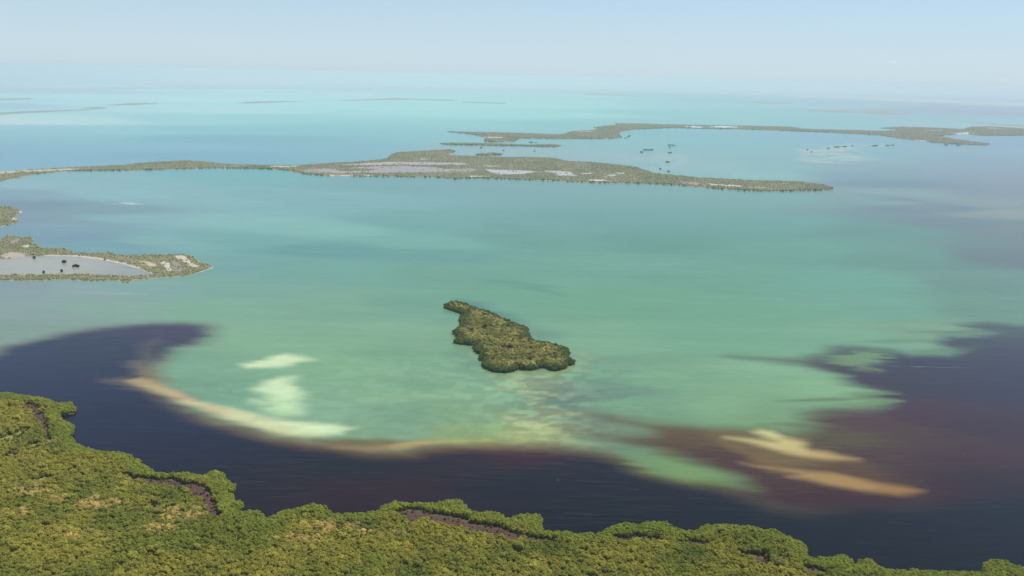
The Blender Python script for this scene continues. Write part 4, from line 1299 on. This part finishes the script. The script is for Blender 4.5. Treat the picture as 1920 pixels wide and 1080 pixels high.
RIDGE_BARE = [([(568, 320.7), (584, 317), (631, 317), (704, 312.5), (762, 312), (806, 313), (835, 317), (879, 317), (879, 322), (835, 322.7), (748, 325), (675, 325), (587, 325)], (0.27, 0.245, 0.24)),
              ([(628, 320), (640, 317.5), (665, 316.2), (695, 317), (700, 319.5), (680, 321.5), (645, 321.6)], None),
              ([(845, 317), (885, 316), (900, 319), (880, 323), (845, 322)], PINK), ([(566, 320), (590, 317.5), (605, 322), (585, 325)], PINK),
              ([(637, 309), (722, 304), (792, 304.5), (873, 305.5), (873, 309.6), (762, 309.6), (675, 310)], (0.31, 0.29, 0.275)),
              ([(910, 317.7), (937, 319), (996, 320.7), (1008, 323), (967, 328), (932, 327), (914, 322.7)], (0.34, 0.36, 0.36)),
              ([(1015, 320), (1050, 321), (1082, 325.4), (1078, 330.7), (1045, 330), (1030, 324)], (0.33, 0.335, 0.32)),
              ([(900, 312), (935, 310), (930, 313)], SAND), ([(1089, 324.5), (1112, 324.5), (1112, 327), (1089, 327)], SALT), ([(1133, 328.5), (1156, 327), (1155, 331), (1133, 332)], SALT), ([(1156, 324), (1170, 324), (1170, 326.5), (1156, 326.5)], SALT),
              ([(1105, 337.5), (1133, 337.5), (1134, 340), (1105, 340)], (0.5, 0.47, 0.40)), ([(1331, 345), (1390, 348.5), (1392, 351), (1331, 348)], (0.46, 0.36, 0.33)), ([(1272, 340), (1310, 344), (1308, 347), (1275, 343)], PINK),
              ([(1400, 350), (1440, 351.5), (1438, 354), (1402, 353)], PINK), ([(615, 328), (700, 328.5), (740, 328), (700, 330.3), (620, 330)], (0.42, 0.36, 0.24)), ([(877, 330), (912, 330.3), (910, 332.3), (878, 332)], SAND),
              ([(-10, 322), (110, 317), (150, 316), (130, 319.5), (60, 322.5), (-10, 327)], (0.42, 0.34, 0.26)), ([(505, 311.2), (560, 311.2), (560, 314), (510, 314)], (0.40, 0.33, 0.24)),
              ([(785, 298), (803, 298), (803, 299.8), (785, 299.8)], SALT)]
BAR = [(822, 269), (859, 268.2), (924, 269.3), (989, 271.6), (1036, 271), (1053, 273.2), (1041, 275.5), (1002, 274.4), (924, 273), (836, 271.4)]
SECOND = [(835, 246.8), (898, 248), (955, 249), (1002, 251), (1054, 252.5), (1070, 246.8), (1101, 245), (1125, 242), (1112, 238.6), (1158, 234.5), (1153, 231.5), (1198, 232), (1263, 234), (1320, 235), (1390, 236), (1490, 238.5), (1505, 242), (1560, 243.5), (1660, 246), (1690, 243.5), (1650, 240.5), (1685, 238), (1760, 240), (1805, 243), (1820, 238), (1860, 237.5), (1960, 244), (1960, 255), (1835, 254), (1800, 251), (1760, 255), (1785, 260), (1820, 265), (1857, 270), (1850, 272.5), (1785, 270), (1740, 266), (1700, 261.5), (1650, 254), (1560, 248.5), (1460, 245), (1390, 242.5), (1260, 240), (1190, 242.5), (1160, 247.5), (1167, 257.5), (1150, 260), (1060, 260.3), (1039, 260.3), (976, 259.5), (966, 265), (932, 267), (906, 265), (911, 258.5), (890, 253), (872, 250.7)]
SECOND_BARE = [([(1286, 236.6), (1320, 237.6), (1320, 240), (1290, 239.8)], (0.62, 0.62, 0.60)), ([(1330, 236.5), (1386, 237.6), (1380, 240.2), (1335, 239.6)], (0.62, 0.62, 0.60)), ([(1085, 247), (1112, 246), (1112, 248.4), (1090, 248.8)], SALT),
               ([(908, 256.5), (948, 257), (944, 259.5), (912, 259.2)], SALT), ([(1705, 263), (1725, 262), (1745, 265), (1730, 266)], SALT), ([(1780, 250), (1812, 248), (1830, 251), (1800, 253)], (0.50, 0.52, 0.52)), ([(1850, 239.4), (1880, 240.2), (1878, 242), (1850, 241.4)], SALT),
               ([(1735, 244), (1760, 243.6), (1760, 245.4), (1738, 245.6)], SALT)]
FAR = [
    ('narrow grey key with a split tail, standing in pale water near the horizon', [(1516, 204), (1563, 206), (1600, 208.3), (1647, 206), (1680, 206.7), (1716, 210), (1680, 211.4), (1708, 214.6), (1647, 214), (1580, 210.7), (1520, 207.6)]),
    ('short faint key lying just below the hazy line of the far coast', [(1397, 192), (1440, 190), (1467, 191.7), (1492, 194.3), (1447, 195.7), (1413, 193.6)]),
    ('thin dark key just beyond the ragged marshy end of the long far key', [(1800, 227.6), (1847, 229.6), (1900, 233.4), (1960, 236), (1960, 239), (1900, 236), (1847, 232)]),
    ('long thin grey key with a white sandy shore below it', [(-60, 214), (0, 212), (33, 210), (100, 207.7), (150, 205.7), (178, 203.6), (153, 201.6), (200, 201), (200, 203.4), (160, 206.6), (100, 209.2), (0, 215), (-60, 217)]),
    ('thin tapering key off the tip of the long sandy key', [(197, 197.3), (233, 194.4), (297, 193.2), (297, 194.4), (257, 196.4), (215, 197.8)]),
    ('slim grey key lying alone in bright turquoise water', [(445, 193.3), (470, 190.9), (533, 189.4), (573, 190), (517, 192), (467, 193.9)]),
    ('long slim key with a low hump in its middle', [(638, 188.2), (707, 185.4), (743, 183.4), (773, 185.3), (853, 187.3), (850, 188.9), (773, 187), (707, 187.4), (640, 189.2)]),
    ('hair-thin key trailing behind the humped slim key', [(867, 191.6), (905, 192), (948, 193.2), (946, 194.4), (900, 193.4), (868, 192.9)]),
    ('pale brown key hugging the foot of the hazy far coast', [(1090, 177), (1127, 175), (1160, 177), (1208, 181), (1200, 182), (1150, 179.6), (1100, 178.4)]),
    ('faint grey key at the edge of the haze above the sandy key', [(-60, 187), (0, 185.6), (62, 184), (66, 185.2), (30, 187), (-60, 189)]),
]
COAST = [(-300, 177), (50, 170), (250, 167), (500, 166.5), (700, 168.5), (950, 170), (1150, 171.5), (1300, 174.5), (1500, 182), (1700, 191), (1920, 200), (2300, 214), (2300, 205), (1920, 193), (1700, 184.5), (1500, 176.5), (1300, 170.5), (1150, 167.5), (950, 165.5), (700, 163.5), (500, 161.5), (250, 163), (50, 166), (-300, 171)]


def far_key(name, label, pts, tree, seed, category='island'):
    """A key so far away that its wood reads as one low uneven rise."""
    poly = survey(pts)
    cx, cy = np.mean([p[0] for p in pts]), np.mean([p[1] for p in pts])
    g = ground(cx, cy)
    D = math.hypot(*g)
    cell = (D / LENS_PX * 2.0, max(14.0, metres(cx, cy) * 0.25))

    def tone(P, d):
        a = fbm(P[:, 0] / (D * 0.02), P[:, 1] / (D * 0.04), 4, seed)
        return blend((np.array([0.18, 0.21, 0.17]), np.array([0.27, 0.28, 0.24])), a) if category == 'island' else blend((np.array([0.27, 0.32, 0.32]), np.array([0.37, 0.41, 0.40])), a)  # land tones lightened, distance haze painted into the colour
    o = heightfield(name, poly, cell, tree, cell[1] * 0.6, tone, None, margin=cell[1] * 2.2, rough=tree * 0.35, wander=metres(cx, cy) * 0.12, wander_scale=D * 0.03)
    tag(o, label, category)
    return o


ISLETS = [  # centre pixel, half width in pixels, what tells it apart
    (142, 500.5, 7.5, 'largest round mangrove bush standing in the pale lagoon of the sandy spit'),
    (120, 492.5, 5, 'middle-sized mangrove bush in the pale lagoon, beside the largest one'),
    (64, 484.5, 3.2, 'small mangrove bush in the lagoon close under its inner sandy shore'),
    (115, 510.3, 3, 'small reddish mangrove bush near the green outer bank of the lagoon'),
    (82, 512.5, 2.2, 'tiny mangrove bush hard against the green outer bank of the lagoon'),
    (119, 778.5, 5.5, 'small round mangrove bush in the dark cove between two headlands of the near shore'),
]
REEF = 'dark mangrove clump scattered in the pale flats between the two long keys'
SPIT_CLUMPS = 'dark mangrove clump strung along the white underwater sand spit'
SMALL = [(1212, 281.5, 8, REEF), (1203, 285.5, 3, REEF), (1221, 281, 4, REEF), (1260, 272.5, 8, REEF), (1255, 276, 2.5, REEF), (1256, 286.5, 4, REEF), (1252, 304, 5, REEF), (1180, 255, 3, REEF), (1174, 259, 2.5, REEF), (1178, 256.5, 2, REEF),
         (902, 277, 2.6, REEF), (944, 282, 2, REEF), (1002, 283.5, 2, REEF), (996, 267, 4, REEF), (1005, 267.5, 2.5, REEF), (1238, 317, 2.2, REEF), (1253, 322, 2.4, REEF),
         (1514, 281, 2, SPIT_CLUMPS), (1522, 285, 2, SPIT_CLUMPS), (1553, 278.5, 3, SPIT_CLUMPS), (1572, 276, 8, SPIT_CLUMPS), (1584, 275, 4, SPIT_CLUMPS), (1598, 274, 2, SPIT_CLUMPS), (1637, 273.5, 6, SPIT_CLUMPS), (1643, 273, 4, SPIT_CLUMPS), (1664, 273, 4, SPIT_CLUMPS), (1674, 272.5, 3, SPIT_CLUMPS), (1774, 272, 3, SPIT_CLUMPS), (1797, 273, 3, SPIT_CLUMPS)]


def islet(px, py, half, label, group, seed, tint):
    """A clump of mangroves standing in open water: one body of crowns over its roots."""
    x, y = ground(px, py)
    D = math.sqrt(x * x + y * y + H * H)
    rad = half * D / LENS_PX
    rng = random.Random(seed)
    root = empty('mangrove_islet', (x, y, 0))
    tag(root, label, 'islet', group)
    n = max(3, min(14, int(rad * 1.4)))
    for k in range(n):
        a, q = rng.uniform(0, 6.28), math.sqrt(rng.random()) * max(0.3, rad - 1.6)
        o = bpy.data.objects.new('crown', FRINGE[rng.randrange(len(FRINGE))])
        o.location = (q * math.cos(a), q * math.sin(a) * 0.8, -0.2)
        s = rng.uniform(0.8, 1.2) * (min(1.0, rad / 2.2) if rad < 2.2 else 1.0) * (1.25 if D > 3000 else 1.0)
        o.scale = (s, s, s * rng.uniform(0.9, 1.2) * (0.6 if D > 3000 else 0.85))
        o.rotation_euler = (0, 0, rng.uniform(0, 6.28))
        o['tint'] = [v * rng.uniform(0.8, 1.2) for v in tint]
        o.parent = root
        col.objects.link(o)


def building(px, py, w, h, seed):
    x, y = ground(px, py)
    rng = random.Random(seed)
    root = empty('distant_building', (x, y, 0))
    root.rotation_euler = (0, 0, rng.uniform(-0.3, 0.3))
    tag(root, 'tiny white building gleaming on the hazy far coast', 'building', 'white buildings on the far coast')
    dpt = w * 0.5
    bm = bmesh.new()
    bmesh.ops.create_cube(bm, size=1.0)
    for v in bm.verts:
        v.co = Vector((v.co.x * w, v.co.y * dpt, (v.co.z + 0.5) * h))
    me = bpy.data.meshes.new('walls')
    bm.to_mesh(me)
    bm.free()
    me.materials.append(WHITEWASH)
    a = bpy.data.objects.new('walls', me)
    bm = bmesh.new()
    e, z, r = 1.5, h + 0.02, h * 0.3
    vs = [bm.verts.new(c) for c in [(-w / 2 - e, -dpt / 2 - e, z), (w / 2 + e, -dpt / 2 - e, z), (w / 2 + e, dpt / 2 + e, z), (-w / 2 - e, dpt / 2 + e, z), (-w / 2 * 0.7, 0, z + r), (w / 2 * 0.7, 0, z + r)]]
    for f in ((0, 1, 5, 4), (1, 2, 5), (2, 3, 4, 5), (3, 0, 4), (3, 2, 1, 0)):
        bm.faces.new([vs[i] for i in f])
    me = bpy.data.meshes.new('roof')
    bm.to_mesh(me)
    bm.free()
    me.materials.append(ROOF)
    b = bpy.data.objects.new('roof', me)
    for o in (a, b):
        o.parent = root
        col.objects.link(o)


def build_clouds():
    N = Nodes('cloud_vapour')
    dd = N.n('ShaderNodeBsdfDiffuse')
    dd.inputs['Color'].default_value = (0.95, 0.95, 0.95, 1)
    dt = N.n('ShaderNodeBsdfTranslucent')
    dt.inputs['Color'].default_value = (0.95, 0.95, 0.95, 1)
    df = N.n('ShaderNodeAddShader')
    N.t.links.new(dd.outputs[0], df.inputs[0])
    N.t.links.new(dt.outputs[0], df.inputs[1])
    tp = N.n('ShaderNodeBsdfTransparent')
    mx = N.n('ShaderNodeMixShader')
    N.put(mx.inputs[0], N.ramp(N.noise(N.coords(), 0.006, 3.0), 0.3, 0.7, 0.0, 0.10))
    N.t.links.new(tp.outputs[0], mx.inputs[1])
    N.t.links.new(df.outputs[0], mx.inputs[2])
    N.t.links.new(mx.outputs[0], N.out.inputs[0])
    D = 45000.0
    words = {1608: 'smallest faint white cloud puff, highest over the hazy coast', 1670: 'largest white cloud puff floating over the hazy coast', 1780: 'small white cloud puff low over the hazy coast', 1880: 'flat white cloud puff lowest over the hazy coast'}
    for (px, py, w, seed) in [(1608, 111, 8, 1), (1672, 117, 17, 2), (1780, 145, 13, 3), (1880, 156, 18, 4)]:
        d = F * LENS_PX + R * (px - 960) + U * (540 - py)
        d = d * (D / d.y)
        c = Vector((d.x, d.y, max(H + d.z, H + 260)))
        rng = random.Random(seed)
        W = w * D / LENS_PX * 0.5
        bm = bmesh.new()
        for k in range(9):
            t = rng.uniform(-1, 1)
            rr = W * rng.uniform(0.16, 0.32) * (1.15 - abs(t) * 0.6)
            q = bmesh.ops.create_icosphere(bm, subdivisions=2, radius=rr)
            for vv in q['verts']:
                vv.co = vv.co * rng.uniform(0.85, 1.15)
                vv.co.z *= 0.75
            bmesh.ops.translate(bm, verts=q['verts'], vec=(t * W * 0.8, rng.uniform(-0.4, 0.4) * W, rr * 0.5 - t * W * 0.12 + rng.uniform(0, 0.12) * W))
        me = bpy.data.meshes.new('cloud')
        bm.to_mesh(me)
        bm.free()
        rm = bpy.data.objects.new('cloud', me)
        rm.location = c
        me.materials.append(N.mat)
        col.objects.link(rm)
        md = rm.modifiers.new('join', 'REMESH')
        md.mode = 'VOXEL'
        md.voxel_size = W * 0.05
        tag(rm, words[px if px != 1672 else 1670], 'cloud')


build_shore()
build_snags()
build_lone_island()
build_key('sand_spit', 'low scrubby hook of land enclosing a pale lagoon, ending in a sandy point', SPIT, (2.6, 3.2), 4.4, SPIT_BARE, dry=0.55, size=0.82, seed=31, beach=2.0, near_dark=False)
build_key('scrub_headland', 'green scrubby headland with a small sandy notch, beside the lagoon hook', HEAD, (4, 5), 5.2, [([(22, 408), (30, 409), (30, 414), (20, 412)], SAND), ([(34, 396), (44, 398), (36, 402)], SAND)], dry=0.3, size=0.95, seed=41, beach=2.0)
build_key('long_key', 'long low green key with salt flats and ponds stretching across the bay', RIDGE, (4.5, 7.5), 6.6, RIDGE_BARE, dry=0.5, size=1.1, seed=51, beach=4.0)
build_key('mangrove_bar', 'straight narrow dark mangrove bar in the flats behind the long key', BAR, (5, 8), 6.5, [], dry=0.1, size=1.25, seed=61)
build_key('marsh_key', 'ragged marshy key with two bright salt pans, beyond the long green key', SECOND, (7, 14), 9.0, SECOND_BARE, dry=0.55, size=1.4, seed=71, beach=3.0)
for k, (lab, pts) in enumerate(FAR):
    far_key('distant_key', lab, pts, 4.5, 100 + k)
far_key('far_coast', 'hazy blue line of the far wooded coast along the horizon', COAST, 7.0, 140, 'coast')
build_key('mangrove_bar', 'small dark mangrove bank rising at the back edge of the long key', [(889, 290.5), (905, 288), (925, 287), (944, 288.5), (940, 290.5), (905, 291.5)], (4, 7), 6.0, [], dry=0.0, size=1.35, seed=81)
for k, (px, py, hw, lab) in enumerate(ISLETS):
    islet(px, py, hw, lab, None, 200 + k, (0.12, 0.15, 0.035) if py > 700 else (0.075, 0.085, 0.04))
for k, (px, py, hw, lab) in enumerate(SMALL):
    islet(px, py, hw, lab, 'clumps in the flats' if lab == REEF else 'clumps along the sand spit', 300 + k, (0.10, 0.12, 0.07))
rb = random.Random(77)
for k, (px, py) in enumerate([(52, 169), (435, 165), (510, 164.5), (523, 164.5), (575, 165), (600, 165), (705, 166), (740, 166), (955, 168), (1097, 169), (1113, 169.5), (1204, 171), (1228, 171.5), (1240, 172), (1255, 172.2), (1338, 174), (1506, 180.5), (1545, 182), (1556, 182.5), (1590, 184), (1775, 192)]):
    building(px, py, rb.uniform(22, 46), rb.uniform(8, 16), k)
build_clouds()
